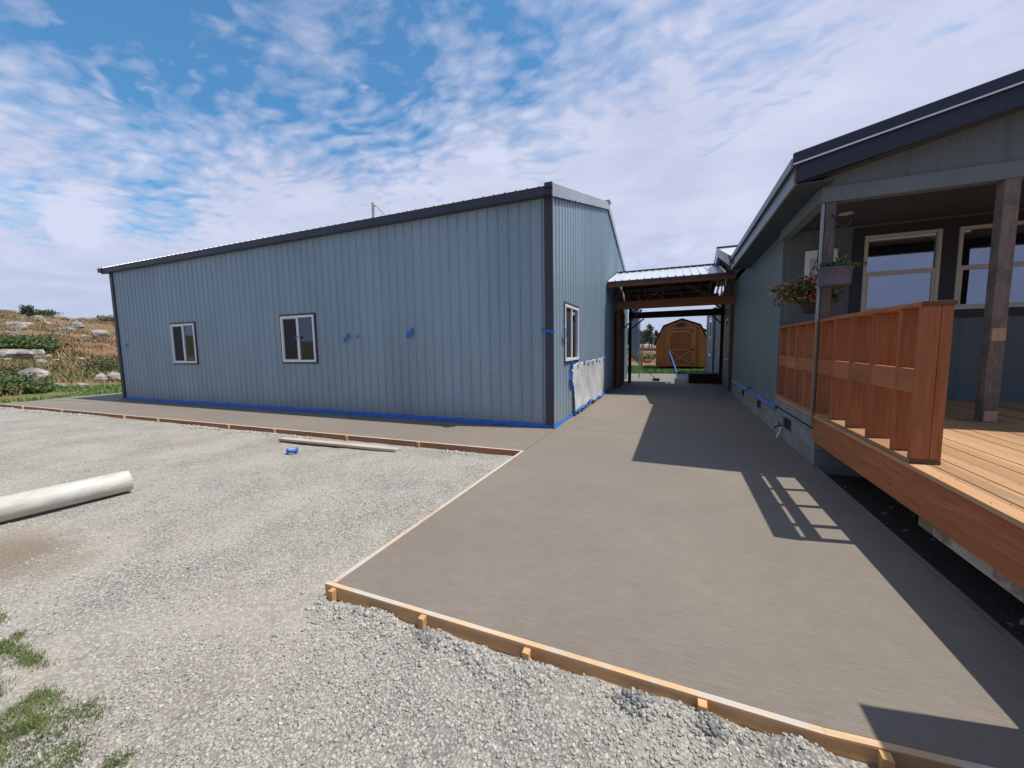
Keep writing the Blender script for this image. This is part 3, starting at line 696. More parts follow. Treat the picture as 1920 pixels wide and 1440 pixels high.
# roof, ribbed along the slope
mb = MB()
oh = .13
for sgn in (-1, 1):
    ye = SY0 - oh if sgn < 0 else SY1 + oh; yr = 13.46; ze = SE + .06 - .272 * oh; zr = SR + .06
    x = SX0 - .22; prof = []
    while x < SX1 + .05:
        for du, dn in ((0, 0), (.014, .034), (.034, .034), (.05, 0)):
            prof.append((x + du, dn))
        x += .229
    for (xa, na), (xb, nb) in zip(prof[:-1], prof[1:]):
        q = [(xa, ye, ze + na), (xb, ye, ze + nb), (xb, yr, zr + nb), (xa, yr, zr + na)]
        mb.quad(*(q if sgn < 0 else q[::-1]))
        mb.quad(*[(p[0], p[1], p[2] - .02 - (na if i in (0, 3) else nb)) for i, p in enumerate(q)][::-1])
mb.obj('roof', M['roofmetal'], shop)
mb = MB()
mb.box(SX0 - .22, SX1 + .03, SY0 - oh - .03, SY0 - oh, SE - .13, SE + .03)       # eave trim face
mb.box(SX0 - .22, SX1 + .03, SY0 - oh, SY0 - .002, SE - .13, SE - .115)
mb.obj('eave_trim', M['trim'], shop)
for x, xa, xb, yb in ((SX0 - .004, SX0 - .028, SX0 - .004, .13), (SX1 - .135, SX1 - .005, SX1 + .028, .01)):
    mb = MB(); mb.box(x, x + .13, SY0 - .042, SY0 - .001, 0, SE - .13); mb.box(xa, xb, SY0 - .042, SY0 + yb, 0, SE - .13)
    mb.obj('corner_trim', M['trim'], shop)
mb = MB(); mb.box(SX1 + .0, SX1 + .024, SY0 + .012, SY0 + .07, 0, SE - .1); mb.obj('corner_return', M['rake'], shop)
for X in (SX1 + .05, SX0 - .24):   # light rake flashing on the gables
    mb = MB()
    for (ya, za), (yb, zb) in (((SY0 - oh - .02, SE - .01), (13.46, SR + .03)), ((13.46, SR + .03), (SY1 + oh, SE - .01))):
        mb.poly([(X, ya, za - .16), (X, yb, zb - .16), (X, yb, zb + .07), (X, ya, za + .07), (X + .02, ya, za - .16), (X + .02, yb, zb - .16), (X + .02, yb, zb + .07), (X + .02, ya, za + .07)],
                [(0, 3, 2, 1), (4, 5, 6, 7), (0, 1, 5, 4), (3, 7, 6, 2), (0, 4, 7, 3), (1, 2, 6, 5)])
    mb.obj('rake_trim', M['rake'], shop)
mb = MB(); mb.beam((SX0 - .28, 13.46, SR + .10), (SX1 + .12, 13.46, SR + .10), .30, .05); mb.obj('ridge_cap', M['rake'], shop)
mb = MB(); mb.box(SX1 - .07, SX1 + .075, SY0 - oh - .09, SY0 - oh - .032, SE - .02, SE + .06); mb.obj('eave_end_cap', M['trim'], shop); mb = MB(); mb.box(SX0 - .30, SX0 - .221, SY0 - oh - .09, SY0 - oh + .25, SE - .12, SE + .02)
mb.obj('eave_end_cap', M['trim'], shop)
# screws
mb = MB()
for z in (.18, 1.02, 1.72, 2.95, 3.9):
    x = SX0 + .13
    while x < SX1 - .15:
        if not any(a - .1 < x < b_ + .1 and c - .1 < z < d + .1 for a, b_, c, d in win_f): mb.box(x - .006, x + .006, SY0 - .006, SY0 + .001, z - .006, z + .006)
        x += .229
    y = SY0 + .13
    while y < SY1 - .1:
        if not any(a - .1 < y < b_ + .1 and c - .1 < z < d + .1 for a, b_, c, d in win_s): mb.box(SX1 - .001, SX1 + .007, y - .007, y + .007, z - .007, z + .007)
        y += .229
y = SY0 + .1
while y < 13.3:
    zz_ = SE - .12 + (y - SY0) * .272; mb.box(SX1 + .069, SX1 + .076, y - .01, y + .01, zz_ - .005, zz_ + .015); y += .5
mb.obj('screws', M['trim'], shop)['kind'] = 'stuff'
# sliding windows
def slider(parent, axis_, a, b_, z0, z1, pos, out, wtrim=True, label=None, screen_left=True):
    """axis_ 0: runs along x with outward -y ; 1: runs along y with outward +x"""
    def bx(mb, u0, u1, n0, n1, z0_, z1_):
        if axis_ == 0: mb.box(u0, u1, pos - n1, pos - n0, z0_, z1_)
        else: mb.box(pos + n0, pos + n1, u0, u1, z0_, z1_)
    t = MB(); w = .045
    bx(t, a - w, a, .0, .03, z0 - w, z1 + w); bx(t, b_, b_ + w, .0, .03, z0 - w, z1 + w)
    bx(t, a, b_, .0, .03, z1, z1 + w); bx(t, a, b_, .0, .03, z0 - w, z0)
    f = MB(); q = .055
    bx(f, a, a + q, -.05, .045, z0, z1); bx(f, b_ - q, b_, -.05, .045, z0, z1)
    bx(f, a + q, b_ - q, -.05, .045, z1 - q, z1); bx(f, a + q, b_ - q, -.05, .045, z0, z0 + q)
    mid = (a + b_) / 2; bx(f, mid - .03, mid + .03, -.04, .035, z0 + q, z1 - q)
    fr = f.obj('window', M['white'], parent, bevel=.004)
    if label: fr['label'] = label
    t.obj('window_trim', M['trim'], fr)
    p = MB(); bx(p, a + q, mid - .03, -.012, -.008, z0 + q, z1 - q); bx(p, mid + .03, b_ - q, -.002, .002, z0 + q, z1 - q)
    p.obj('pane', M['glass'], fr)
    s_ = MB(); r = .022
    u0, u1 = a + q, mid - .03
    bx(s_, u0, u0 + r, .0, .02, z0 + q, z1 - q); bx(s_, u1 - r, u1, .0, .02, z0 + q, z1 - q); bx(s_, u0 + r, u1 - r, .0, .02, z1 - q - r, z1 - q); bx(s_, u0 + r, u1 - r, .0, .02, z0 + q, z0 + q + r)
    s_.obj('sash', M['cream'], fr)
    sc_ = MB(); bx(sc_, u0 + r, u1 - r, .006, .007, z0 + q + r, z1 - q - r); sc_.obj('insect_screen', M['mesh'], fr)
    return fr
slider(shop, 0, *win_f[0], SY0, -1); slider(shop, 0, *win_f[1], SY0, -1); slider(shop, 1, *win_s[0], SX1, 1)
mb = MB(); a, b_, c, d = win_l[0]
for u0, u1, z0, z1 in ((a, a + .06, c, d), (b_ - .06, b_, c, d), (a + .06, b_ - .06, c, c + .06), (a + .06, b_ - .06, d - .06, d), ((a + b_) / 2 - .03, (a + b_) / 2 + .03, c + .06, d - .06)):
    mb.box(SX0 - .03, SX0 + .03, u0, u1, z0, z1)
wf = mb.obj('window', M['white'], shop); mb = MB(); mb.box(SX0 - .002, SX0 + .002, a + .06, b_ - .06, c + .06, d - .06); mb.obj('pane', M['glass'], wf)
# things seen through the panes
ch = empty('plastic_chair', (-9.35, 8.1, .02), 'white plastic chair inside the shop behind the right front window', 'chair')
mb = MB(); mb.tube([(-9.62, 8.1, .9), (-9.60, 8.1, 1.38), (-9.5, 8.1, 1.52), (-9.2, 8.1, 1.52), (-9.10, 8.1, 1.38), (-9.08, 8.1, .9)], .03, 8)
for i in range(4): mb.box(-9.52 + i * .11, -9.47 + i * .11, 8.09, 8.11, .95, 1.5)
mb.obj('backrest', M['white'], ch); mb = MB(); mb.box(-9.64, -9.06, 7.62, 8.1, .86, .90); mb.obj('seat', M['white'], ch)
for x in (-9.6, -9.1):
    for y in (7.66, 8.06): MB().tube([(x, y, .86), (x + (x + 9.35) * .1, y, .02)], .025, 8).obj('leg', M['white'], ch)

# blue tape along the base of the shop walls
def tape_strip(name, pts, z0, z1, nrm, label, wob=.012, th=.006):
    """crumpled strip following pts"""
    mb = MB(); n = len(pts); nv = Vector(nrm)
    r = random.Random(len(pts)); k = []
    for x, y in pts:
        dz0 = r.uniform(-wob, wob) * .3; dz1 = r.uniform(-wob, wob); o = r.uniform(0, .012)
        a = Vector((x, y, z0 + abs(dz0) * .3)) + nv * (.016 + o); b = Vector((x, y, (z0 + z1) / 2)) + nv * (.006 + r.uniform(0, .02)); c = Vector((x, y, z1 + dz1)) + nv * (.003 + r.uniform(0, .006))
        k.append((a, b, c))
    for (a, b, c), (d, e, f) in zip(k[:-1], k[1:]):
        mb.quad(a, d, e, b); mb.quad(b, e, f, c)
        mb.quad(a - nv * th, b - nv * th, e - nv * th, d - nv * th); mb.quad(b - nv * th, c - nv * th, f - nv * th, e - nv * th)
        mb.quad(c, f, f - nv * th, c - nv * th); mb.quad(a, a - nv * th, d - nv * th, d)
    o = mb.obj(name, M['tape'], None, (pts[0][0], pts[0][1], z0)); props(o, label, 'tape'); return o
tape_strip('masking_tape', [(x, SY0 - .024) for x in np.linspace(SX0 - .03, SX1 + .03, 150)], .003, .085, (0, -1, 0), 'long blue tape strip along the foot of the shop front wall')
tape_strip('masking_tape', [(SX1 + .024, y) for y in np.linspace(SY0 - .05, 14.2, 110)], .003, .07, (1, 0, 0), 'crumpled blue tape along the foot of the shop side wall', .03)
tape_strip('masking_tape', [(1.672, y) for y in np.linspace(8.12, 13.9, 40)], .42, .475, (-1, 0, 0), 'blue tape strip along the bottom of the house siding', .006)
# loose tape tabs
def tab(pts, w, label, nrm=(0, -1, 0)):
    mb = MB(); nv = Vector(nrm); th = nv * .003; pts = [Vector(p) for p in pts]
    for i in range(len(pts) - 1):
        a, b = pts[i], pts[i + 1]; d = (b - a).normalized(); s_ = d.cross(nv).normalized() * w / 2
        k = 1.0 if i else .6
        q = [a + s_ * k, a - s_ * k, b - s_ * (.7 + .3 * (i % 2)), b + s_]
        mb.poly([p for p in q] + [p + th for p in q], [(0, 1, 2, 3), (7, 6, 5, 4), (0, 4, 5, 1), (1, 5, 6, 2), (2, 6, 7, 3), (3, 7, 4, 0)])
    o = mb.obj('tape_tab', M['tape'], None, tuple(pts[0])); props(o, label, 'tape', 'scraps of blue tape on the buildings'); return o
y0 = SY0 - .03
tab([(-7.32, y0, 2.0), (-7.34, y0 - .03, 1.92), (-7.42, y0 - .05, 1.83), (-7.40, y0 - .04, 1.79)], .075, 'twisted blue tape scrap just right of the right front shop window')
tab([(-7.06, y0, 1.95), (-7.02, y0 - .02, 1.92), (-7.05, y0 - .02, 1.88)], .05, 'smallest blue tape dot on the front wall beside the twisted scrap')
tab([(-5.43, y0, 2.07), (-5.44, y0 - .04, 1.98), (-5.50, y0 - .06, 1.90), (-5.55, y0 - .06, 1.85)], .10, 'largest blue tape flap, midway along the front wall')
tab([(-2.40, y0 - .03, 1.93), (-2.27, y0 - .06, 1.90), (-2.15, y0 - .05, 1.89), (-2.16, y0 - .02, 1.83)], .06, 'blue tape flag wrapped on the near charcoal corner trim')
tab([(-17.52, y0, 1.86), (-17.42, y0 - .03, 1.88), (-17.34, y0 - .03, 1.93)], .07, 'blue tape scrap near the far left end of the front wall')
tab([(-9.08, y0 - .05, 1.97), (-9.03, y0 - .05, 1.93)], .10, 'blue tape bit on the right front window mullion')
tab([(SX1 + .06, 7.86, 2.02), (SX1 + .09, 7.90, 1.92), (SX1 + .08, 7.93, 1.80), (SX1 + .07, 8.03, 1.72)], .06, 'hanging blue tape ribbon beside the shop side window', (1, 0, 0))
tab([(1.66, 11.75, 2.33), (1.655, 11.55, 2.29), (1.655, 11.45, 2.30)], .03, 'tiny blue tape scrap high on the house side wall', (-1, 0, 0))
tab([(1.655, 8.30, 1.10), (1.65, 8.19, 1.08)], .03, 'tiny blue tape scrap on the house wall near its porch corner', (-1, 0, 0))

# clear plastic taped on the side wall
sh = empty('plastic_sheet', (SX1 + .04, 10.5, .1), 'milky wrinkled plastic sheet taped below the side window', 'plastic sheet')
nu, nv_ = 46, 26; V = []; Fq = []
for j_ in range(nv_):
    t = j_ / (nv_ - 1)
    ya = 8.42 + .18 * math.sin(t * 3.1) * (1 if t < .6 else .4) + (.30 * (1 - t) ** 3); yb = 12.62 - .12 * (1 - t) - .35 * max(0, .35 - t)
    for i in range(nu):
        s_ = i / (nu - 1); y = ya + (yb - ya) * s_
        ztop = 1.20 + .008 * math.cos(s_ * 31) + .03 * s_; zbot = .06 + .03 * math.sin(s_ * 17) + .05 * math.sin(s_ * 5)
        z = zbot + (ztop - zbot) * t
        x = SX1 + .045 + .018 * abs(math.sin(s_ * 9 + t * 2.0)) + .012 * math.sin(s_ * 23 + t * 7) * (1 - t) + .03 * (1 - t)
        V.append((x, y, z))
for j_ in range(nv_ - 1):
    for i in range(nu - 1): a = j_ * nu + i; Fq.append((a, a + 1, a + nu + 1, a + nu))
mb = MB(); mb.poly(V, Fq); so_ = mb.obj('sheet', M['plastic'], sh, smooth=True)
so_.modifiers.new('solid', 'SOLIDIFY').thickness = .002
rt = random.Random(4); k_ = []
for y in np.linspace(8.5, 12.5, 8): k_.append(((SX1 + .09, y, 1.20 + rt.uniform(-.02, .02)), (SX1 + .09, y + rt.uniform(.1, .28), 1.21 + rt.uniform(-.03, .03)), .006, .05, (1, 0, 0)))
for z in np.linspace(.62, 1.1, 3): k_.append(((SX1 + .07, 8.40 + rt.uniform(-.03, .03), z), (SX1 + .07, 8.43, z + .18), .07, .01, (0, 0, 1)))
for y in np.linspace(8.6, 12.3, 12): k_.append(((SX1 + .11, y, .06 + rt.uniform(0, .07)), (SX1 + .10, y + rt.uniform(.15, .3), .05 + rt.uniform(0, .1)), .01, rt.uniform(.04, .09), (1, 0, .3)))
for q_ in k_: MB().beam(*q_).obj('tape_piece', M['tape'], sh)

# ------------------------------------------------------------------ forms, stakes, plank, roll, pipe
FG = 'timber concrete forms around the new slab'
f1 = empty('concrete_form', (-2.18, 1.83, -.08), 'front form board of bright new lumber along the slab edge nearest the camera', 'form board', FG)
def fshift(x): return max(0, x - .6) * .095
def skewbox(mb, xa, xb, y0, y1, z0, z1):
    da, db = fshift(xa), fshift(xb)
    mb.poly([(xa, y0 + da, z0), (xb, y0 + db, z0), (xb, y1 + db, z0), (xa, y1 + da, z0), (xa, y0 + da, z1), (xb, y0 + db, z1), (xb, y1 + db, z1), (xa, y1 + da, z1)],
            [(0, 3, 2, 1), (4, 5, 6, 7), (0, 1, 5, 4), (1, 2, 6, 5), (2, 3, 7, 6), (3, 0, 4, 7)])
mb = MB(); skewbox(mb, -2.19, .6, 1.81, 1.846, -.09, -.002); skewbox(mb, .6, 1.95, 1.81, 1.846, -.09, -.002)
mb.m = 1; skewbox(mb, -2.19, .6, 1.811, 1.845, -.002, .004); skewbox(mb, .6, 1.95, 1.811, 1.845, -.002, .004); mb.obj('board', [M['formX'], M['formtop']], f1, bevel=.002)
for x in (-2.10, -1.37, -.70, .145, .79, 1.5):
    w = .038; r = random.Random(int(x * 100)); hz_ = -.004 - r.random() * .012
    mb = MB(); mb.poly([(x - w / 2, 1.772, -.14), (x + w / 2, 1.770, -.14), (x + w / 2, 1.809, -.14), (x - w / 2, 1.809, -.14), (x - w / 2, 1.772, hz_), (x + w / 2, 1.770, hz_), (x + w / 2, 1.809, hz_ + .003), (x - w / 2, 1.809, hz_ + .003)],
                       [(0, 3, 2, 1), (4, 5, 6, 7), (0, 1, 5, 4), (1, 2, 6, 5), (2, 3, 7, 6), (3, 0, 4, 7)])
    mb.v = [(a, b_ + fshift(x), c) for a, b_, c in mb.v]; mb.obj('stake', M['stake'], f1, bevel=.002)
f2 = MB(); f2.box(-2.168, -2.13, 1.848, 5.47, -.09, .003); o = f2.obj('concrete_form', M['formY'], None, (-2.15, 1.85, -.09), bevel=.002)
props(o, 'pale form board running away along the left edge of the walkway', 'form board', FG)
f3 = empty('concrete_form', (-2.2, 5.45, -.09), 'long reddish form board along the front of the shop apron', 'form board', FG)
mb = MB()
for xa, xb in ((-2.17, -6.9), (-6.92, -11.7), (-11.72, -16.4), (-16.42, -20.95)):
    ya, yb = fy(xa) - .022, fy(xb) - .022
    mb.m = 0; mb.poly([(xb, yb - .02, -.10), (xa, ya - .02, -.10), (xa, ya + .017, -.10), (xb, yb + .017, -.10), (xb, yb - .02, 0), (xa, ya - .02, 0), (xa, ya + .017, 0), (xb, yb + .017, 0)],
            [(0, 3, 2, 1), (0, 1, 5, 4), (1, 2, 6, 5), (2, 3, 7, 6), (3, 0, 4, 7)])
    mb.m = 1; mb.poly([(xb, yb - .02, 0), (xa, ya - .02, 0), (xa, ya + .017, .004), (xb, yb + .017, .004)], [(0, 1, 2, 3)])
mb.obj('board', [M['formXred'], M['formtop']], f3)
for x in (-4.05, -5.66, -7.6, -9.05, -11.7, -13.2, -16.5, -19.0):
    y = fy(x) - .043; MB().box(x - .022, x + .022, y - .04, y - .001, -.13, .001).obj('stake', M['stake'], f3)
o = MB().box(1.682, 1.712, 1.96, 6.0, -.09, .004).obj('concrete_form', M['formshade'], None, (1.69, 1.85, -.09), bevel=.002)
props(o, 'form board in shade along the right slab edge below the deck', 'form board', FG)
o = MB().box(-25.5, -20.97, 5.13, 5.17, -.08, .02).obj('concrete_form', M['formX'], None, (-21, 5.15, -.08))
props(o, 'distant form board at the far left end of the apron', 'form board', FG)
mb = MB(); a, b_ = Vector((-6.75, 4.86, -.03)), Vector((-4.12, 4.95, -.03))
mb.beam(a, b_, .14, .04); o = mb.obj('loose_plank', M['plank'], None, tuple(a), bevel=.003); props(o, 'loose grey plank lying on gravel in front of the apron form', 'plank')
mb = MB(); mb.lathe((-5.82, 4.36, -.065), [(.061, 0), (.088, 0), (.088, .055), (.061, .055), (.061, 0)], 28)
tr_ = empty('tape_roll', (-5.82, 4.36, -.07), 'small roll of blue tape lying on the gravel by the loose plank', 'tape roll')
mb.obj('tape_ring', M['tape'], tr_, smooth=True)
MB().lathe((-5.82, 4.36, -.062), [(.045, .005), (.060, .003), (.060, .05), (.045, .05), (.045, .005)], 24).obj('core', M['plank'], tr_, smooth=True)
# pipe: big white tube
A = Vector((-6.15, 2.42, .05)); Bp = Vector((-6.42, .30, .05))
def pipe_geo():
    mb = MB(); d = (Bp - A).normalized(); n = 32; k0 = 0; prof = [(0, .108), (0, .125), (.02, .127), (2.4, .127), (2.4, .108), (0, .108)]
    up = Vector((0, 0, 1)); sd = d.cross(up).normalized(); u = sd.cross(d)
    for t, r in prof:
        for j_ in range(n):
            a = 2 * math.pi * j_ / n; mb.v.append(tuple(A + d * t + (sd * math.cos(a) + u * math.sin(a)) * r))
    for i in range(len(prof) - 1):
        for j_ in range(n): mb.f.append((i * n + j_, i * n + (j_ + 1) % n, (i + 1) * n + (j_ + 1) % n, (i + 1) * n + j_)); mb.mi.append(0)
    return mb
o = pipe_geo().obj('drain_pipe', M['pipe'], None, tuple(A), smooth=True); props(o, 'thick scuffed white pipe lying on the gravel at the left', 'pipe')

# ------------------------------------------------------------------ house
house = empty('house', (4.5, 10, 0), 'blue-grey sided house with navy fascia and covered porch on the right', 'house')
HX, PY, GY = 1.68, 8.16, 6.05
EX, RY = 1.25, 5.83        # eave edge, rake face
RX, RZ = 5.9, 3.75 + .225 * (5.9 - 1.25)
ESL = .225
# side wall
MB().box(HX, HX + .12, PY, 14.25, .46, 3.72).obj('side_wall', M['siding_side'], house)
MB().box(HX - .012, HX + .02, PY - .012, PY + .075, .46, 3.6).obj('corner_board', M['paintwood'], house)
mb = MB(); mb.box(HX - .010, HX - .001, PY + .08, 14.0, .48, .62); mb.obj('skirt_board', M['paintwood'], house)
MB().box(HX + .02, HX + .14, 14.25, 20.5, .0, 3.7).obj('breezeway_wall', M['siding_side'], house)
# foundation with vents
vents = [(7.1, 7.62, .19, .41), (9.42, 9.93, .19, .40), (11.6, 12.1, .19, .39)]
mb = MB(); cur = GY
for a, b_, c, d in vents:
    mb.box(HX + .005, HX + .2, cur, a, -.1, .455); mb.box(HX + .005, HX + .2, a, b_, -.1, c); mb.box(HX + .005, HX + .2, a, b_, d, .455); mb.box(HX + .1, HX + .2, a, b_, c, d); cur = b_
mb.box(HX + .005, HX + .2, cur, 14.3, -.1, .455); mb.box(HX + .2, 8, GY + .0, GY + .2, -.1, .455)
mb.obj('foundation_wall', M['block'], house)
for a, b_, c, d in vents:
    v_ = MB()
    v_.box(HX - .006, HX + .02, a, a + .025, c, d); v_.box(HX - .006, HX + .02, b_ - .025, b_, c, d); v_.box(HX - .006, HX + .02, a + .025, b_ - .025, c, c + .02); v_.box(HX - .006, HX + .02, a + .025, b_ - .025, d - .02, d)
    fr = v_.obj('foundation_vent', M['galv'], house)
    g_ = MB()
    for i in range(9): z = c + .03 + i * (d - c - .05) / 9; g_.beam((HX + .015, a + .03, z), (HX + .015, b_ - .03, z), .012, .004, (.6, 0, 1))
    g_.box(HX + .03, HX + .04, a + .02, b_ - .02, c + .02, d - .02)
    g_.obj('louvre', M['screen'], fr)
# old porch rim above foundation
mb = MB(); mb.box(HX - .018, HX + .03, GY + .01, PY - .01, .50, .665); mb.obj('old_rim_board', M['oldrim'], house)
# porch back wall with openings
wins = [(2.77, 3.69), (3.88, 4.80), (4.99, 5.91)]; wz0, wz1 = 2.06, 3.28
mb = MB(); cur = HX + .121
for a, b_ in wins:
    mb.box(cur, a, PY, PY + .12, .5, 3.6); mb.box(a, b_, PY, PY + .12, .5, wz0); mb.box(a, b_, PY, PY + .12, wz1, 3.6); cur = b_
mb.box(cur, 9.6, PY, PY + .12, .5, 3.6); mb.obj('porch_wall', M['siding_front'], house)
mb = MB(); cur = 2.63
for a, b_ in wins:
    mb.box(cur, a, PY - .03, PY - .002, wz0 - .12, wz1 + .14); mb.box(a, b_, PY - .03, PY - .002, wz1, wz1 + .14); mb.box(a, b_, PY - .03, PY - .002, wz0 - .12, wz0); cur = b_
mb.box(cur, 6.05, PY - .03, PY - .002, wz0 - .12, wz1 + .14); mb.obj('window_surround', M['winTrim'], house)
for i, (a, b_) in enumerate(wins):
    f = MB(); q = .045; y0_, y1_ = PY - .055, PY + .03; zm = 2.68
    f.box(a, a + q, y0_, y1_, wz0, wz1); f.box(b_ - q, b_, y0_, y1_, wz0, wz1); f.box(a + q, b_ - q, y0_, y1_, wz1 - q, wz1); f.box(a + q, b_ - q, y0_, y1_, wz0, wz0 + q)
    f.box(a + q, b_ - q, y0_ + .01, y1_, zm - .035, zm + .03)
    fr = f.obj('window', M['cream'], house, bevel=.004)
    p = MB(); p.box(a + q, b_ - q, PY - .005, PY - .001, zm + .03, wz1 - q); p.obj('pane', M['glass_house'], fr)
    p = MB(); p.box(a + q, b_ - q, PY - .022, PY - .018, wz0 + q, zm - .035); p.obj('pane', M['glass_house'], fr)
    s_ = MB(); s_.box(a + q, a + q + .03, PY - .04, PY - .012, wz0 + q, zm - .035); s_.box(b_ - q - .03, b_ - q, PY - .04, PY - .012, wz0 + q, zm - .035); s_.box(a + q + .03, b_ - q - .03, PY - .04, PY - .012, wz0 + q, wz0 + q + .03)
    s_.obj('sash', M['cream'], fr)
mb = MB(); V = []; Fq = []
for j_ in range(20):
    z = 2.0 + j_ * .07; off = .16 + .25 * max(0, 1 - ((z - 2.35) / .5) ** 2)
    for i in range(24): V.append((4.05 + (1 - off) * 0 + (.9) * i / 23 + (.4 - off) * .5, PY + .3 + .03 * math.sin(i * 1.3), z))
for j_ in range(19):
    for i in range(23): a = j_ * 24 + i; Fq.append((a, a + 1, a + 25, a + 24))
mb.poly(V, Fq); mb.obj('pane_reflection', simple('reflection_grey', (.30, .30, .34), .9), house, smooth=True)  # grey shape behind the glass, standing in for a reflection in the pane
MB().box(2.0, 9.4, PY + 2.2, PY + 2.3, .5, 3.6).obj('interior_wall', M['inside'], house)
# white framed frosted ornament on the porch wall
d_ = MB(); d_.box(1.99, 2.06, PY - .05, PY - .002, 2.3, 3.13); d_.box(2.36, 2.43, PY - .05, PY - .002, 2.3, 3.13); d_.box(2.06, 2.36, PY - .05, PY - .002, 3.00, 3.13); d_.box(2.06, 2.36, PY - .05, PY - .002, 2.3, 2.38)
fr = d_.obj('wall_ornament', M['white'], house, bevel=.004); MB().box(2.06, 2.36, PY - .02, PY - .01, 2.38, 3.0).obj('frosted_pane', simple('frosted_glass', (.48, .55, .62), .25, 0, .25, 28, .5, 40), fr)
# gable front, header, posts
def zroof(x): return 3.75 + ESL * (x - EX) if x < RX else 3.75 + ESL * (2 * RX - x - EX)
XR = 2 * RX - HX
mb = MB(); y = GY
n = 2
pts = [(1.63, 3.48), (XR, 3.48), (XR, zroof(XR) - .1), (RX, zroof(RX) - .1), (1.63, zroof(1.63) - .1)]
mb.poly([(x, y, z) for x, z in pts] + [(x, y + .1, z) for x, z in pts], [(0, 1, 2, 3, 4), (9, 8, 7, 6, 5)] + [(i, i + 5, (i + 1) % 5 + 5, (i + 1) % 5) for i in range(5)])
mb.obj('gable_siding', M['siding_front'], house)
MB().box(1.615, XR + .02, GY - .02, GY + .11, 3.30, 3.478).obj('porch_header', M['paintwood'], house, bevel=.004)
MB().box(1.615, 1.75, GY + .112, PY - .01, 3.34, 3.60).obj('side_header', M['paintwood'], house, bevel=.004)
MB().box(1.76, XR, GY + .11, PY, 3.46, 3.48).obj('porch_ceiling', M['soffit'], house)
MB().lathe((2.25, 7.3, 3.452), [(0, 0), (.07, 0), (.09, .003), (.09, .008)], 20).obj('ceiling_light', M['cream'], house)
def soffit():
    mb = MB()
    mb.box(EX + .06, HX + .01, RY + .04, 11.7, 3.50, 3.515); return mb
soffit().obj('soffit', M['soffit'], house)
mb = MB(); mb.poly([(HX - .2, RY + .035, 3.55), (RX, RY + .035, zroof(RX) - .2), (RX, GY + .0, zroof(RX) - .2), (HX - .2, GY + .0, 3.55)], [(0, 3, 2, 1)]); mb.poly([(RX, RY + .035, zroof(RX) - .2), (XR, RY + .035, 3.55), (XR, GY, 3.55), (RX, GY, zroof(RX) - .2)], [(0, 3, 2, 1)])
mb.obj('rake_soffit', M['soffit'], house)
# roof slab and edges
def sloped(mb, x0, x1, y0, y1, dz0, dz1):
    """prism following the roof slope on both sides of the ridge"""
    for xa, xb in ((x0, RX), (RX, 2 * RX - x0)):
        za, zb = zroof(xa), zroof(xb)
        mb.poly([(xa, y0, za + dz0), (xb, y0, zb + dz0), (xb, y1, zb + dz0), (xa, y1, za + dz0), (xa, y0, za + dz1), (xb, y0, zb + dz1), (xb, y1, zb + dz1), (xa, y1, za + dz1)],
                [(0, 3, 2, 1), (4, 5, 6, 7), (0, 1, 5, 4), (1, 2, 6, 5), (2, 3, 7, 6), (3, 0, 4, 7)])
mb = MB(); sloped(mb, EX + .01, None, RY + .01, 11.7, -.01, .045)
mb.m = 1
y = RY + .25
while y < 11.65:
    for xa, xb in ((EX + .0, RX), (RX, 2 * RX - EX)):
        za, zb = zroof(xa), zroof(xb); mb.poly([(xa, y - .025, za + .045), (xb, y - .025, zb + .045), (xb, y + .025, zb + .045), (xa, y + .025, za + .045), (xa, y - .01, za + .07), (xb, y - .01, zb + .07), (xb, y + .01, zb + .07), (xa, y + .01, za + .07)], [(4, 5, 6, 7), (0, 1, 5, 4), (2, 3, 7, 6), (3, 0, 4, 7)])
    y += .229
mb.obj('roof', [M['roofdark'], M['roofdark']], house)
mb = MB(); sloped(mb, EX, None, RY - .035, RY + .0, -.025, .10); mb.obj('rake_trim', M['fascia'], house)
mb = MB(); sloped(mb, EX, None, RY - .048, RY - .036, -.040, -.022); mb.obj('drip_edge', M['drip'], house)
mb = MB(); sloped(mb, EX + .05, None, RY - .0, RY + .035, -.24, -.026); mb.obj('rake_fascia', M['fascia'], house)
mb = MB(); mb.box(EX - .02, EX, RY - .03, 11.7, 3.685, 3.79); mb.obj('eave_flashing', M['eavefascia'], house)
mb = MB(); mb.box(EX + .03, EX + .06, RY + .037, 11.7, 3.50, 3.74); mb.obj('eave_fascia', M['eavefascia'], house)
# cross gable behind, above the breezeway
gz, gy, gx = 4.66, 14.6, 1.22
mb = MB()
for ya, za, yb, zb in ((11.35, 3.78, gy, gz), (gy, gz, 17.6, 3.86)):
    mb.poly([(gx, ya, za), (9, ya, za), (9, yb, zb), (gx, yb, zb), (gx, ya, za + .03), (9, ya, za + .03), (9, yb, zb + .03), (gx, yb, zb + .03)], [(0, 3, 2, 1), (4, 5, 6, 7), (0, 1, 5, 4), (2, 3, 7, 6), (3, 0, 4, 7)])
mb.obj('cross_gable_roof', M['roofmetal'], house)
mb = MB()
for ya, za, yb, zb in ((11.35, 3.78, gy, gz), (gy, gz, 17.6, 3.86)):
    for dz0, dz1, ox in ((-.04, .05, -.03), (-.22, -.05, 0)):
        mb.poly([(gx + ox - .02, ya, za + dz0), (gx + ox - .02, yb, zb + dz0), (gx + ox - .02, yb, zb + dz1), (gx + ox - .02, ya, za + dz1), (gx + ox, ya, za + dz0), (gx + ox, yb, zb + dz0), (gx + ox, yb, zb + dz1), (gx + ox, ya, za + dz1)],
                [(0, 3, 2, 1), (4, 5, 6, 7), (0, 1, 5, 4), (3, 7, 6, 2), (0, 4, 7, 3), (1, 2, 6, 5)])
mb.obj('cross_gable_fascia', M['eavefascia'], house)
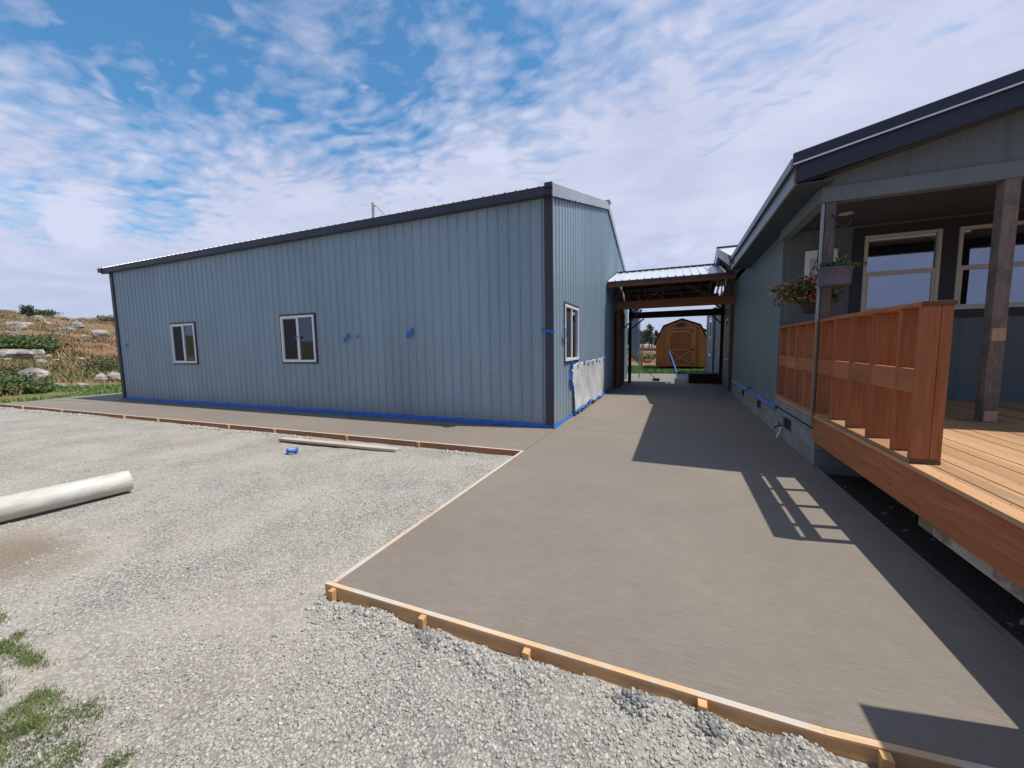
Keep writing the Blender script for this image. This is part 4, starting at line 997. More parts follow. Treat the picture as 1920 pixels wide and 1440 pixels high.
mb = MB(); mb.beam((gx - .06, gy, gz + .06), (9, gy, gz + .06), .16, .03); mb.obj('cross_gable_ridge', M['trim'], house)
mb = MB(); mb.poly([(HX, 11.7, 3.55), (HX, 17.4, 3.55), (HX, gy, gz - .05)], [(0, 1, 2)]); mb.poly([(HX + .01, 11.7, 3.55), (HX + .01, 17.4, 3.55), (HX + .01, gy, gz - .05)], [(2, 1, 0)]); mb.obj('cross_gable_wall', M['siding_side'], house)
# rear wing with window trim seen through the breezeway
MB().box(1.60, 3.2, 20.6, 24.8, 0, 3.3).obj('rear_wing_wall', M['paintwood'], house)
mb = MB()
for ya, yb, za, zb in ((21.2, 21.3, 1.0, 2.9), (22.4, 22.5, 1.0, 2.9), (21.3, 22.4, 2.8, 2.9), (21.3, 22.4, 1.0, 1.1), (21.3, 22.4, 1.9, 1.97)): mb.box(1.57, 1.60, ya, yb, za, zb)
fr = mb.obj('window', M['white'], house); MB().box(1.585, 1.595, 21.3, 22.4, 1.1, 2.8).obj('pane', M['glass_house'], fr)
for y in (15.6, 17.5):
    mb = MB(); mb.box(1.68, 1.70, y, y + .08, 1.0, 2.5); mb.box(1.68, 1.70, y + .7, y + .78, 1.0, 2.5); mb.box(1.68, 1.70, y + .08, y + .7, 2.42, 2.5); mb.box(1.68, 1.70, y + .08, y + .7, 1.0, 1.08)
    fr = mb.obj('window', M['cream'], house); MB().box(1.690, 1.696, y + .08, y + .7, 1.08, 2.42).obj('pane', M['glass_house'], fr)
# hose taps
for y, z, x in ((10.42, .56, HX - .01), (7.62, .22, HX)):
    mb = MB(); mb.tube([(x + .02, y, z), (x - .07, y, z), (x - .10, y, z - .02), (x - .115, y, z - .06)], [.012, .012, .014, .012], 8); mb.tube([(x - .06, y, z), (x - .06, y, z + .05)], .006, 6)
    mb.tube([(x - .06, y - .03, z + .05), (x - .06, y + .03, z + .05)], .009, 6); mb.obj('hose_tap', M['black'], house)
mb = MB(); mb.tube([(HX - .02, 7.63, .19), (HX - .035, 7.66, .10), (HX - .06, 7.69, .0)], .018, 8); mb.obj('drain_stub', M['white'], house)
# porch posts
def porch_post(x0, x1, y0, y1, z0, z1, patches):
    p = MB().box(x0, x1, y0, y1, z0, z1).obj('porch_post', M['post'], house, bevel=.005)
    for a, b_ in patches: MB().box(x0 + .012, x1 - .004, y0 - .004, y0 - .001, a, b_).obj('pale_patch', M['postpale'], p)
    return p
p1 = porch_post(1.66, 1.77, GY + .0, GY + .12, .66, 3.298, [])
MB().box(1.625, 1.645, GY - .02, GY + .03, 1.86, 3.29).obj('galvanized_angle', M['galv'], p1)
MB().box(1.625, 1.645, GY - .02, GY + .015, .52, 1.858).obj('nailing_strip', wood('pale_strip', (.42, .30, .20), 2, contrast=.2, knots=False), p1)
rt = random.Random(9)
for i in range(14): z = 2.62 + i * .048; xx = 1.69 + rt.uniform(0, .06); MB().tube([(xx, GY + .004, z), (xx, GY - .003, z)], .0045, 6).obj('bolt_hole', M['black'], p1)
porch_post(3.20, 3.325, GY - .03, GY + .1, .66, 3.298, [(.68, .80), (1.58, 1.72)])
porch_post(4.9, 5.02, GY - .03, GY + .1, .66, 3.298, [])

# ------------------------------------------------------------------ deck
DX = 1.66
deck = empty('wooden_deck', (3.5, 3, 0), 'raised new wooden deck of tan boards with red stained fascia', 'deck')
mb = MB(); x = DX - .012; i = 0
while x < 8.0:
    ya, yb = -2.5, PY - .01
    mb.box(x, x + .139, ya, yb, .634, .668 + .0015 * ((i * 7) % 3)); x += .146; i += 1
mb.obj('deck_boards', M['deck'], deck, bevel=.003)
MB().box(DX, DX + .04, -2.5, GY - .005, .325, .628).obj('fascia_board', M['redY'], deck, bevel=.004)
MB().box(DX + .06, DX + .15, -2.5, 3.78, .21, .324).obj('support_beam', M['whiteboard'], deck, bevel=.004)
mb = MB()
y = -2.4
while y < 6: mb.box(DX + .05, 7.9, y, y + .04, .44, .632); y += .45
mb.obj('joists', M['breezeX'], deck)
for x in (2.2, 4.5, 6.8):
    for y in (-1, 1.2, 3.4): MB().box(x, x + .14, y, y + .14, -.1, .44).obj('pier', M['post'], deck)
def railing(y0, y1, studs, label, extra):
    r = empty('deck_railing', (DX + .09, y0, .668), label, 'railing', 'railing frames on the deck edge')
    w = .180; t = .038
    MB().box(DX - .002, DX + w + .012, y0 - .004, y1, 1.850, 1.887).obj('top_rail', M['redY'], r, bevel=.003)
    MB().box(DX + .0, DX + w, y0 + .0, y1, .671, .704).obj('bottom_plate', M['plate'], r, bevel=.003)
    for y in studs: MB().box(DX + .002, DX + w - .002, y, y + t, .705, 1.849).obj('stud', M['redZ'], r, bevel=.003)
    if extra:
        # doubled end post: two planks side by side
        MB().box(DX + .002, DX + .112, y0, y0 + t, .705, 1.849).obj('stud', M['redZ'], r, bevel=.003)
        MB().box(DX + .115, DX + w, y0 + .001, y0 + t, .705, 1.849).obj('stud', M['redZ'], r, bevel=.003)
        mb = MB(); mb.box(DX + .0, DX + w + .011, y0 - .0075, y0 - .0045, 1.851, 1.886); mb.box(DX + .001, DX + w - .001, y0 - .004, y0 - .001, .672, .703); mb.obj('end_grain', M['endgrain'], r)
    ed = ([y0] if extra else []) + list(studs)
    for a, b_ in zip(ed[:-1], ed[1:]):
        MB().box(DX + .003, DX + .041, a + t + .001, b_ - .001, 1.205, 1.386).obj('blocking', M['redY'], r, bevel=.003)
    return r
railing(3.83, 8.12, [4.10, 4.56, 5.03, 5.50, 5.97, 6.55, 7.02, 7.50, 8.0], 'red stained stud railing frame along the deck edge', True)
r2 = railing(-1.5, 2.2, [-1.4, -.95, -.5, 0, .5, 1.0, 1.5, 2.16], 'second railing past the gap toward the camera, out of view, with an added panel that fills in its shadow', False)
MB().box(DX + .182, DX + .192, -1.5, 2.2, .705, 1.849).obj('shadow_panel', M['redY'], r2)  # unseen panel added so the railing casts a solid shadow
mb = MB()
y = -2.38
while y < 8:
    for i_ in range(26):
        for q_ in (.03, .109):
            xx = DX - .012 + i_ * .146 + q_; mb.poly([(xx - .004, y - .004 + i_ % 2 * .005, .6725), (xx + .004, y - .004 + i_ % 2 * .005, .6725), (xx + .004, y + .004 + i_ % 2 * .005, .6725), (xx - .004, y + .004 + i_ % 2 * .005, .6725)], [(0, 1, 2, 3)])
    y += .45
mb.obj('screws', M['black'], deck)['kind'] = 'stuff'
# scrap lying under the deck
mb = MB(); mb.beam((2.0, 3.2, -.04), (2.5, 2.7, .0), .35, .02); o = mb.obj('scrap_board', M['plank'], None, (2.0, 3.2, -.06)); props(o, 'grey scrap panel lying in the dark under the deck', 'scrap wood')

# ------------------------------------------------------------------ leaves, shrubs
def leaf_cloud(n, center, radii, size, seed, shape=None, droop=0):
    r = np.random.default_rng(seed)
    d = r.normal(size=(n, 3)); d /= np.linalg.norm(d, axis=1)[:, None]
    rad = r.random(n) ** .45
    lump = 1 + .35 * np.sin(d[:, 0] * 4 + seed) * np.cos(d[:, 1] * 5 + seed * 2) + .2 * np.sin(d[:, 2] * 7 + seed)
    p = d * (rad * lump)[:, None] * np.array(radii) + np.array(center)
    p[:, 2] = np.where(p[:, 2] < center[2] - radii[2] * .75, center[2] - radii[2] * .75 + r.random(n) * .05, p[:, 2])
    a = r.normal(size=(n, 3)); a /= np.linalg.norm(a, axis=1)[:, None]
    b = np.cross(a, r.normal(size=(n, 3))); b /= np.linalg.norm(b, axis=1)[:, None]
    s_ = size * r.uniform(.6, 1.4, n)[:, None]
    V = np.stack([p - a * s_, p + b * s_ * .45, p + a * s_, p - b * s_ * .45], 1).reshape(-1, 3)
    F = np.arange(n * 4).reshape(n, 4)
    return V, F
def cloud_obj(name, mat, parent, loc, *a, **k):
    V, F = leaf_cloud(*a, **k); return add_mesh(name, fast_mesh(name, V, F), mat, parent, loc)
hb = empty('hanging_flower_basket', (1.86, 7.0, 2.03), 'hanging basket overflowing with orange flowers behind the porch corner post', 'hanging basket')
c = (1.86, 7.0, 2.02)
MB().lathe(c, [(0, 0), (.13, .005), (.15, .03), (.19, .16), (.205, .235), (.21, .25), (.195, .25), (.19, .22)], 24).obj('pot', M['pot'], hb, smooth=True)
cloud_obj('foliage', M['leaf'], hb, None, 2000, (1.80, 7.0, 2.33), (.37, .35, .21), .032, 5)
cloud_obj('flowers', M['flower'], hb, None, 800, (1.78, 6.98, 2.35), (.41, .39, .23), .024, 6)
mb = MB()
for a in range(3): t = a * 2.1 + .4; mb.tube([(1.86 + .2 * math.cos(t), 7 + .2 * math.sin(t), 2.27), (1.86, 7, 2.80)], .005, 6)
mb.tube([(1.86, 7, 2.78), (1.87, 7, 2.95), (1.80, 7, 3.02), (1.80, 7.0, 3.44)], .008, 6); mb.obj('hanger', M['black'], hb)
pl = empty('hanging_planter', (1.735, 5.83, 2.26), 'violet-grey planter with green leaves hung on the porch corner post', 'planter')
c = (1.735, 5.86, 2.27)
MB().lathe(c, [(0, 0), (.148, 0), (.153, .01), (.166, .19), (.174, .192), (.174, .205), (.160, .205), (.158, .18), (0, .18)], 28).obj('pot', M['planter'], pl, smooth=True)
cloud_obj('foliage', M['leaf'], pl, None, 420, (1.75, 5.86, 2.50), (.20, .18, .055), .028, 8)
cloud_obj('blossoms', M['flowery'], pl, None, 12, (1.78, 5.84, 2.55), (.17, .12, .05), .017, 9)
mb = MB()
mb.tube([(1.58, 5.86, 2.46), (1.72, 5.93, 3.0)], .004, 5); mb.tube([(1.89, 5.86, 2.46), (1.72, 5.93, 3.0)], .004, 5); mb.tube([(1.735, 5.72, 2.46), (1.72, 5.93, 3.0)], .004, 5)
mb.tube([(1.73, 6.04, 3.14), (1.73, 5.99, 3.12), (1.74, 5.95, 3.02), (1.80, 5.92, 2.96), (1.86, 5.92, 2.98), (1.88, 5.93, 3.04)], .009, 7); mb.obj('hook', M['black'], pl)
# lantern-like dark hook by the wall basket
# ------------------------------------------------------------------ breezeway
bw = empty('breezeway_roof', (-.3, 15.7, 0), 'timber breezeway with pale metal roof joining shop and house', 'breezeway')
bx0, bx1 = -2.13, 1.42; by0, byr, by1 = 13.25, 15.75, 18.3; bz0, bzr = 3.70, 4.38
for x in (-1.97, 1.60):
    MB().box(x, x + .14, 14.28, 14.42, 0, 3.55 if x < 0 else 3.3).obj('post', M['breezeZ'], bw, bevel=.006)
    q = MB(); q.box(x - .03, x + .17, 14.25, 14.45, -.002, .05); q.obj('post_base', M['galv'], bw)
MB().box(-1.86, -1.74, 17.2, 17.32, 0, 3.4).obj('post', M['darkwood'], bw); MB().box(1.60, 1.72, 17.2, 17.32, 0, 3.3).obj('post', M['darkwood'], bw)
MB().box(-1.99, 1.76, 14.22, 14.275, 2.855, 3.13).obj('front_beam', M['breezeX'], bw, bevel=.005)
MB().box(-1.86, 1.72, 17.14, 17.195, 2.71, 2.97).obj('rear_beam', M['darkwood'], bw)
def rib_roof(y0, z0, y1, z1):
    mb = MB(); prof = []; x = bx0
    while x < bx1:
        for du, dn in ((0, 0), (.015, .028), (.035, .028), (.05, 0)): prof.append((x + du, dn))
        x += .229
    for (xa, na), (xb, nb) in zip(prof[:-1], prof[1:]):
        mb.quad((xa, y0, z0 + na), (xb, y0, z0 + nb), (xb, y1, z1 + nb), (xa, y1, z1 + na)); mb.quad((xa, y1, z1 - .012), (xb, y1, z1 - .012), (xb, y0, z0 - .012), (xa, y0, z0 - .012))
    return mb
mb = rib_roof(by0, bz0, byr, bzr); q = rib_roof(byr, bzr, by1, bz0); mb.poly(q.v, q.f); mb.obj('metal_roof', M['roofmetal'], bw)
MB().beam((bx0, byr, bzr + .03), (bx1, byr, bzr + .03), .22, .03).obj('ridge_cap', M['trim'], bw)
mb = MB()
for ya, za, yb, zb in ((by0 + .042, bz0 - .004, byr, bzr - .014), (byr, bzr - .014, by1 - .042, bz0 - .004)):
    mb.poly([(bx0 + .01, ya, za - .012), (bx1 - .01, ya, za - .012), (bx1 - .01, yb, zb - .012), (bx0 + .01, yb, zb - .012), (bx0 + .01, ya, za), (bx1 - .01, ya, za), (bx1 - .01, yb, zb), (bx0 + .01, yb, zb)],
            [(0, 3, 2, 1), (4, 5, 6, 7), (0, 1, 5, 4), (1, 2, 6, 5), (2, 3, 7, 6), (3, 0, 4, 7)])
mb.obj('dark_roof_lining', M['darkwood'], bw)  # dark layer added beneath the metal so the roof underside stays dim
MB().box(bx0, bx1 + .1, by0 - .012, by0 + .0, bz0 - .085, bz0 - .004).obj('drip_trim', M['trim'], bw)
mb = MB(); mb.box(bx0, 1.60, by0 + .002, by0 + .04, bz0 - .19, bz0 - .014); mb.box(bx0, 1.6, by1 - .04, by1 - .002, bz0 - .19, bz0 - .014); mb.obj('fascia', M['breezeX'], bw, bevel=.003)
mb = MB()
for k in range(6):
    x = -1.9 + k * .68
    for ya, za, yb, zb in ((by0 + .05, bz0 - .10, byr, bzr - .10), (byr, bzr - .10, by1 - .05, bz0 - .10)): mb.beam((x, ya, za), (x, yb, zb), .04, .13)
    mb.beam((x, 14.3, 3.25), (x, 17.2, 3.25), .04, .10)
    mb.beam((x, 15.1, 3.27), (x, 15.75, 4.2), .035, .08)
    mb.beam((x, 16.4, 3.27), (x, 15.75, 4.2), .035, .08)
mb.obj('trusses', M['breezeZ'], bw)
mb = MB()
for y in np.arange(by0 + .3, by1 - .1, .6):
    z = bz0 + (bzr - bz0) * (1 - abs(y - byr) / 2.5) - .045; mb.box(bx0 + .02, bx1 - .02, y, y + .09, z - .035, z)
mb.obj('purlins', M['breezeX'], bw)
mb = MB()
mb.beam((-1.8, 14.34, 2.1), (-1.1, 14.34, 2.83), .04, .09, (0, 1, 0)); mb.beam((-1.0, 14.34, 3.14), (-.3, 14.34, 3.6), .04, .09, (0, 1, 0)); mb.beam((1.0, 14.34, 3.14), (.25, 14.34, 3.6), .04, .09, (0, 1, 0))
mb.beam((-1.9, 14.5, 2.1), (-1.9, 15.2, 3.1), .04, .09, (1, 0, 0)); mb.beam((-1.75, 17.25, 2.3), (-1.25, 17.25, 2.7), .05, .10, (0, 1, 0)); mb.beam((1.66, 17.25, 2.35), (1.3, 17.25, 2.7), .05, .10, (0, 1, 0))
mb.beam((-1.75, 17.25, 2.98), (-.8, 17.25, 3.5), .05, .10, (0, 1, 0)); mb.beam((1.6, 17.25, 2.98), (.9, 17.25, 3.5), .05, .10, (0, 1, 0))
mb.obj('braces', M['breezeZ'], bw)
# dark door leaf folded back on the shop wall
MB().box(-2.13, -1.98, 15.2, 16.9, .02, 2.9).obj('side_panel', M['dark'], bw)
o = MB().tube([(-1.62, 19.8, 0), (-1.62, 19.8, 3.4)], .028, 10).obj('downspout', M['galv'], None, (-1.62, 19.8, 0)); props(o, 'slim grey metal pole behind the breezeway rear post', 'pole')
MB().box(-2.1, -1.66, 19.72, 19.76, 1.1, 3.4).obj('rear_panel', M['panel'], bw)
# low dark step platform
st = empty('low_platform', (1.1, 18, 0), 'low dark wooden step platform against the house inside the breezeway', 'platform')
MB().box(.50, 1.70, 17.6, 18.8, .34, .385).obj('top', M['darkwood'], st, bevel=.004); MB().box(.53, 1.70, 17.63, 18.78, 0, .338).obj('skirt', M['darkwood'], st)
# broom leaning on the rear post
bm = empty('push_broom', (-.76, 18.35, 0), 'dark push broom leaning against the black rear post of the breezeway', 'broom')
MB().tube([(-.80, 18.3, .10), (-1.86, 17.08, 1.28)], .014, 8).obj('handle', M['black'], bm)
mb = MB(); mb.box(-.93, -.62, 18.25, 18.36, .06, .12); mb.obj('head', M['bark'], bm)
mb = MB(); rt = random.Random(3)
for i in range(140): x = -.92 + rt.random() * .29; y = 18.26 + rt.random() * .09; mb.tube([(x, y, .06), (x + rt.uniform(-.02, .02), y + rt.uniform(-.02, .02), .0)], .004, 3, False)
mb.obj('bristles', M['bark'], bm)
bp = empty('blue_tool', (.12, 23.0, 0), 'long blue pole leaning from the slab edge onto the shed door', 'pole')
MB().tube([(.12, 22.95, .0), (-.37, 26.80, 1.20)], .032, 10).obj('handle', M['bluepole'], bp)
MB().lathe((.12, 22.95, .0), [(0, 0), (.05, 0), (.05, .05), (.035, .09)], 10).obj('foot', M['bluepole'], bp)

# ------------------------------------------------------------------ garden shed
sd = empty('garden_shed', (.32, 28.5, 0), 'honey brown gambrel roof garden shed with crossed door', 'shed')
GYs = 27.0; prof = [(-1.19, .17), (1.84, .17), (1.84, 1.64), (1.35, 2.75), (.33, 3.12), (-.69, 2.75), (-1.19, 1.64)]
mb = MB(); n = len(prof)
mb.poly([(x, GYs, z) for x, z in prof] + [(x, GYs + 4.2, z) for x, z in prof], [tuple(range(n)), tuple(reversed(range(n, 2 * n)))] + [(i, i + n, (i + 1) % n + n, (i + 1) % n) for i in range(n)])
mb.obj('walls', M['shed'], sd)
mb = MB(); rp = [(-1.30, 1.56), (-.74, 2.80), (.33, 3.20), (1.40, 2.80), (1.95, 1.56)]
for (xa, za), (xb, zb) in zip(rp[:-1], rp[1:]):
    d = Vector((xb - xa, 0, zb - za)).normalized(); nn = Vector((-d.z, 0, d.x)) * .05
    mb.poly([(xa, GYs - .14, za), (xb, GYs - .14, zb), (xb, GYs + 4.3, zb), (xa, GYs + 4.3, za), (xa + nn.x, GYs - .14, za + nn.z), (xb + nn.x, GYs - .14, zb + nn.z), (xb + nn.x, GYs + 4.3, zb + nn.z), (xa + nn.x, GYs + 4.3, za + nn.z)],
            [(0, 3, 2, 1), (4, 5, 6, 7), (0, 1, 5, 4), (1, 2, 6, 5), (2, 3, 7, 6), (3, 0, 4, 7)])
mb.obj('roof', M['shingle'], sd)
mb = MB()
for a, b_ in (((-1.17, 1.60), (-.68, 2.70)), ((-.68, 2.70), (.33, 3.07)), ((.33, 3.07), (1.34, 2.70)), ((1.34, 2.70), (1.83, 1.60))): mb.beam((a[0], GYs - .02, a[1]), (b_[0], GYs - .02, b_[1]), .03, .11, (0, 0, 1))
mb.box(-.59, -.47, GYs - .05, GYs - .002, .2, 2.58); mb.box(1.06, 1.16, GYs - .05, GYs - .002, .2, 2.58); mb.box(-.59, 1.16, GYs - .055, GYs - .003, 2.585, 2.68)
mb.box(-1.19, -1.10, GYs - .03, GYs - .002, .17, 1.6); mb.box(1.75, 1.84, GYs - .03, GYs - .002, .17, 1.6)
mb.obj('trim', M['shedtrim'], sd)
dr = MB().box(-.44, 1.03, GYs - .04, GYs - .003, .24, 2.48).obj('door', M['sheddoor'], sd)
mb = MB(); y0_, y1_ = GYs - .07, GYs - .042
mb.box(-.44, -.34, y0_, y1_, .24, 2.48); mb.box(.93, 1.03, y0_, y1_, .24, 2.48); mb.box(-.34, .93, y0_, y1_, 2.38, 2.48); mb.box(-.34, .93, y0_, y1_, 1.22, 1.31); mb.box(-.34, .93, y0_, y1_, .24, .33)
mb.beam((-.34, GYs - .06, 1.22), (.93, GYs - .06, .33), .025, .08, (0, 0, 1)); mb.beam((-.34, GYs - .064, .33), (.93, GYs - .064, 1.22), .025, .08, (0, 0, 1))
mb.beam((-.34, GYs - .06, 2.2), (-.16, GYs - .06, 2.38), .025, .07, (0, 0, 1)); mb.beam((.93, GYs - .06, 2.2), (.75, GYs - .06, 2.38), .025, .07, (0, 0, 1))
mb.obj('door_frame', M['shedtrim'], dr)
mb = MB()
for z in (.36, 1.26, 2.42): mb.box(.80, 1.10, GYs - .08, GYs - .072, z - .03, z + .03)
mb.obj('hinges', M['black'], dr)
mb = MB(); mb.box(.03, .52, GYs - .03, GYs - .002, 2.70, 2.95)
fr = mb.obj('gable_vent', M['screen'], sd); mb = MB(); mb.box(.19, .35, GYs - .04, GYs - .004, 2.60, 2.66); mb.obj('name_plate', M['white'], sd)
mb = MB(); mb.box(-1.0, -.8, GYs + .1, GYs + 4, -.05, .168); mb.box(1.45, 1.65, GYs + .1, GYs + 4, -.05, .168); mb.obj('skids', M['darkwood'], sd)
# lean-to roof behind
ln = empty('lean_to', (2.4, 30.5, 0), 'small dark roofed lean-to behind the right side of the shed', 'lean-to')
mb = MB(); mb.poly([(1.9, 30.2, 2.55), (3.3, 30.2, 1.95), (3.3, 33, 1.95), (1.9, 33, 2.55), (1.9, 30.2, 2.63), (3.3, 30.2, 2.03), (3.3, 33, 2.03), (1.9, 33, 2.63)], [(0, 3, 2, 1), (4, 5, 6, 7), (0, 1, 5, 4), (1, 2, 6, 5), (2, 3, 7, 6), (3, 0, 4, 7)])
mb.poly([(1.2, 30.2, 2.95), (1.9, 30.2, 2.55), (1.9, 33, 2.55), (1.2, 33, 2.95), (1.2, 30.2, 3.02), (1.9, 30.2, 2.63), (1.9, 33, 2.63), (1.2, 33, 3.02)], [(0, 3, 2, 1), (4, 5, 6, 7), (0, 1, 5, 4), (1, 2, 6, 5), (2, 3, 7, 6), (3, 0, 4, 7)]); mb.obj('roof', M['shingle'], ln)
MB().box(1.2, 2.35, 30.4, 32.8, 0, 2.35).obj('wall', M['shed'], ln)
o = MB().box(2.25, 2.65, 29.3, 30.1, .0, 1.4).obj('white_cabinet', M['white'], None, (2.4, 29.7, 0), bevel=.02)
props(o, 'white bin standing to the right of the garden shed', 'bin')

# ------------------------------------------------------------------ fence posts and wire behind
FP = 'wooden posts of the wire fence beyond the breezeway'
p0 = MB().lathe((0, 0, 0), [(.07, 0), (.07, 1.55), (.055, 1.58), (0, 1.59)], 10).obj('fence_post', M['shedtrim'], None, (0, 0, 0)); p0.location = (-2.28, 30.0, 0)
props(p0, 'near round fence post in the gap left of the shed', 'fence post', FP)
pp = [(-5.2, 30.5), (-8.4, 31), (-11.5, 31.5)]
for k_, (x, y) in enumerate(pp): dup(p0, (x, y, 0), ['fence post hidden further left behind the shop', 'fence post in the middle of the hidden run', 'fence post at the far left of the hidden run'][k_], FP)
mb = MB()
for z in (.3, .6, .9, 1.2, 1.45): mb.tube([(-12, 31.5, z), (-2.28, 29.95, z), (-1.3, 30.0, z)], .006, 4)
for x in np.arange(-12, -1.3, .3): y = 31.5 + (x + 12) * (-1.55 / 9.72); mb.tube([(x, y, .05), (x, y, 1.45)], .003, 3)
o = mb.obj('wire_fence', M['galv'], None, (-2, 30, 0)); props(o, 'thin wire mesh fence strung left of the garden shed', 'fence')
# hen
hn = empty('hen', (-2.05, 33.5, 0), 'red-brown hen pecking on bare soil near the fence post', 'hen')
mb = MB(); V = []
mb.tube([(-2.38, 33.5, .42), (-2.28, 33.5, .33), (-2.15, 33.5, .27), (-2.0, 33.5, .27), (-1.88, 33.5, .36), (-1.84, 33.5, .46), (-1.80, 33.5, .50), (-1.76, 33.5, .485)], [.03, .09, .14, .14, .10, .05, .045, .015], 14)
mb.obj('body', M['rust'], hn, smooth=True)
MB().box(-1.83, -1.77, 33.495, 33.505, .53, .57).obj('comb', simple('comb_red', (.5, .03, .02)), hn)
for y in (33.45, 33.55): MB().tube([(-2.05, y, .16), (-2.05, y, .02), (-1.99, y, .01)], .008, 5).obj('leg', M['formX'], hn)

# ------------------------------------------------------------------ vegetation and rocks
def th(x, y): return float(terrain_h(np.array([x]), np.array([y]))[0])
def shrub(name, u, v, dist, w, h, mat, label, cat='shrub', group=None, n=1400, size=.09, stems=True, dens=1):
    h *= .8; w *= .92; n = int(n * 1.4); size *= .72
    d = ray(u, v); dd = Vector((d.x, d.y)).normalized(); x, y = dd.x * dist, dd.y * dist; z = th(x, y)
    o = empty(name, (x, y, z), label, cat, group)
    cloud_obj('foliage', mat, o, None, n, (x, y, z + h * .5), (w, w * .8, h * .58), size, int(abs(u * 7 + v)) % 997)
    mb = MB(); rt = random.Random(int(u))
    for k in range(7): mb.tube([(x + rt.uniform(-.1, .1) * w, y + rt.uniform(-.1, .1) * w, z - .1), (x + rt.uniform(-.6, .6) * w, y + rt.uniform(-.5, .5) * w, z + h * rt.uniform(.6, .95))], [.03 * h, .008 * h], 5)
    mb.obj('stems', M['bark'], o); return o
HB = 'shrubs on the rocky hill'
shrub('shrub', 20, 640, 47, 2.1, 1.35, M['bush'], 'low spreading green shrub on the hill at the photo edge', 'shrub', HB, 2600, .13)
shrub('shrub', 62, 640, 47, 2.2, 1.5, M['bush'], 'wide green shrub just above the grey boulders on the hill', 'shrub', HB, 3000, .13)
shrub('shrub', 195, 676, 36, 1.35, 1.0, M['bush2'], 'olive twiggy shrub on the hill beside the shop corner', 'shrub', HB, 1500, .09)
shrub('shrub', 12, 722, 27.5, 1.3, .85, M['bush'], 'leafy green shrub with white blooms by the gravel edge', 'shrub', HB, 2300, .085)
shrub('shrub', 62, 728, 27, 1.0, .62, M['bush'], 'lower green shrub next to the white blooming one', 'shrub', HB, 1700, .08)
shrub('shrub', 12, 695, 34, 1.2, .8, M['bush2'], 'dark sage shrub left of the pointed boulder', 'shrub', HB, 1200, .09)
shrub('shrub', 53, 588, 88, .95, 1.9, M['tree'], 'dark rounded bush alone on the hilltop skyline', 'shrub', HB, 900, .16)
shrub('shrub', 85, 592, 90, 2.0, .9, M['tree'], 'low dark bush on the skyline right of the rounded one', 'shrub', HB, 700, .16)
shrub('shrub', 205, 607, 84, 1.6, 1.5, M['bush2'], 'dark shrub on the skyline touching the shop corner', 'shrub', HB, 700, .16)
d = ray(15, 722)
cloud_obj('x', M['flowery'], None, (d.x, d.y, 0), 1, (d.x, d.y, 0), (.1, .1, .1), .001, 1) if False else None

def rock_mesh(seed, sub=3):
    import bmesh
    bm = bmesh.new(); bmesh.ops.create_icosphere(bm, subdivisions=sub, radius=1)
    r = np.random.default_rng(seed); dirs = r.normal(size=(9, 3)); dirs /= np.linalg.norm(dirs, axis=1)[:, None]; offs = r.uniform(.45, .9, 9)
    for v in bm.verts:
        p = np.array(v.co)
        for dd, o_ in zip(dirs, offs):
            t = p @ dd
            if t > o_: p = p - dd * (t - o_) * 1.0
        p = p * (1 + .06 * math.sin(p[0] * 7 + seed) * math.sin(p[1] * 8) + .04 * math.sin(p[2] * 13 + seed))
        v.co = p
    me = bpy.data.meshes.new('rock'); bm.to_mesh(me); bm.free()
    return me
RK = 'granite boulders scattered on the hill'
rms = [rock_mesh(s_) for s_ in range(5)]
for m_ in rms: m_.materials.append(M['rock'])
rocks = [(62, 700, 33, 1.45, .95, .62, 'pointed grey boulder nearest the gravel yard'), (218, 695, 31, .85, .8, .5, 'pinkish boulder right against the shop corner'), (185, 700, 31.5, .7, .6, .4, 'dark split boulder left of the pinkish one'),
         (22, 655, 43, 1.9, 1.0, .55, 'broad flat grey boulder below the green shrubs'), (68, 655, 43, .85, .7, .6, 'pale block boulder at the end of the flat grey one'), (112, 714, 29, .55, .5, .18, 'flat pale rock in the grass'),
         (152, 716, 29, .38, .3, .14, 'small flat rock right of the flat pale one'), (142, 612, 74, 1.4, 1.2, .9, 'boulder high on the brown slope'), (187, 628, 62, 1.3, 1.1, .85, 'blue-grey boulder halfway up near the shop corner'),
         (128, 622, 67, .9, .8, .6, 'rounded rock in the centre of the brown slope'), (30, 618, 66, 1.4, 1.0, .9, 'dark and white boulder above the wide shrub'), (88, 608, 76, .8, .7, .4, 'small white rock upper middle of slope'),
         (155, 594, 86, 2.6, 1.2, .7, 'long pale outcrop on the skyline'), (135, 597, 84, 1.1, .9, .5, 'pale rock left of the skyline outcrop'), (50, 609, 72, .9, .8, .5, 'weathered rock below the skyline bush'),
         (158, 628, 60, .6, .5, .35, 'small cream rock right of slope centre'), (108, 628, 62, .8, .5, .3, 'low cream ledge left of slope centre'), (14, 612, 72, 1.0, .8, .4, 'white slab rock at the left edge of the slope'),
         (205, 600, 84, 1.2, .9, .5, 'pale rock beneath the skyline shrub'), (150, 662, 42, .45, .4, .25, 'small tan rock among orange weeds'), (30, 592, 90, 1.0, .8, .4, 'pale rock on the left skyline'), (175, 637, 55, .35, .3, .2, 'tiny white rock above the green band'),
         (100, 590, 90, 1.6, 1.0, .45, 'flat rock at the crest centre')]
for k_, (u, v, dist, a, b_, h, lab) in enumerate(rocks):
    d = ray(u, v); dd = Vector((d.x, d.y)).normalized(); x, y = dd.x * dist, dd.y * dist
    o = bpy.data.objects.new('boulder', rms[k_ % 5]); C.objects.link(o); o.location = (x, y, th(x, y) + h * .15); o.scale = (a * .68, b_ * .68, h * .95); o.rotation_euler = (0, 0, k_ * 1.3)
    props(o, lab, 'boulder', RK)
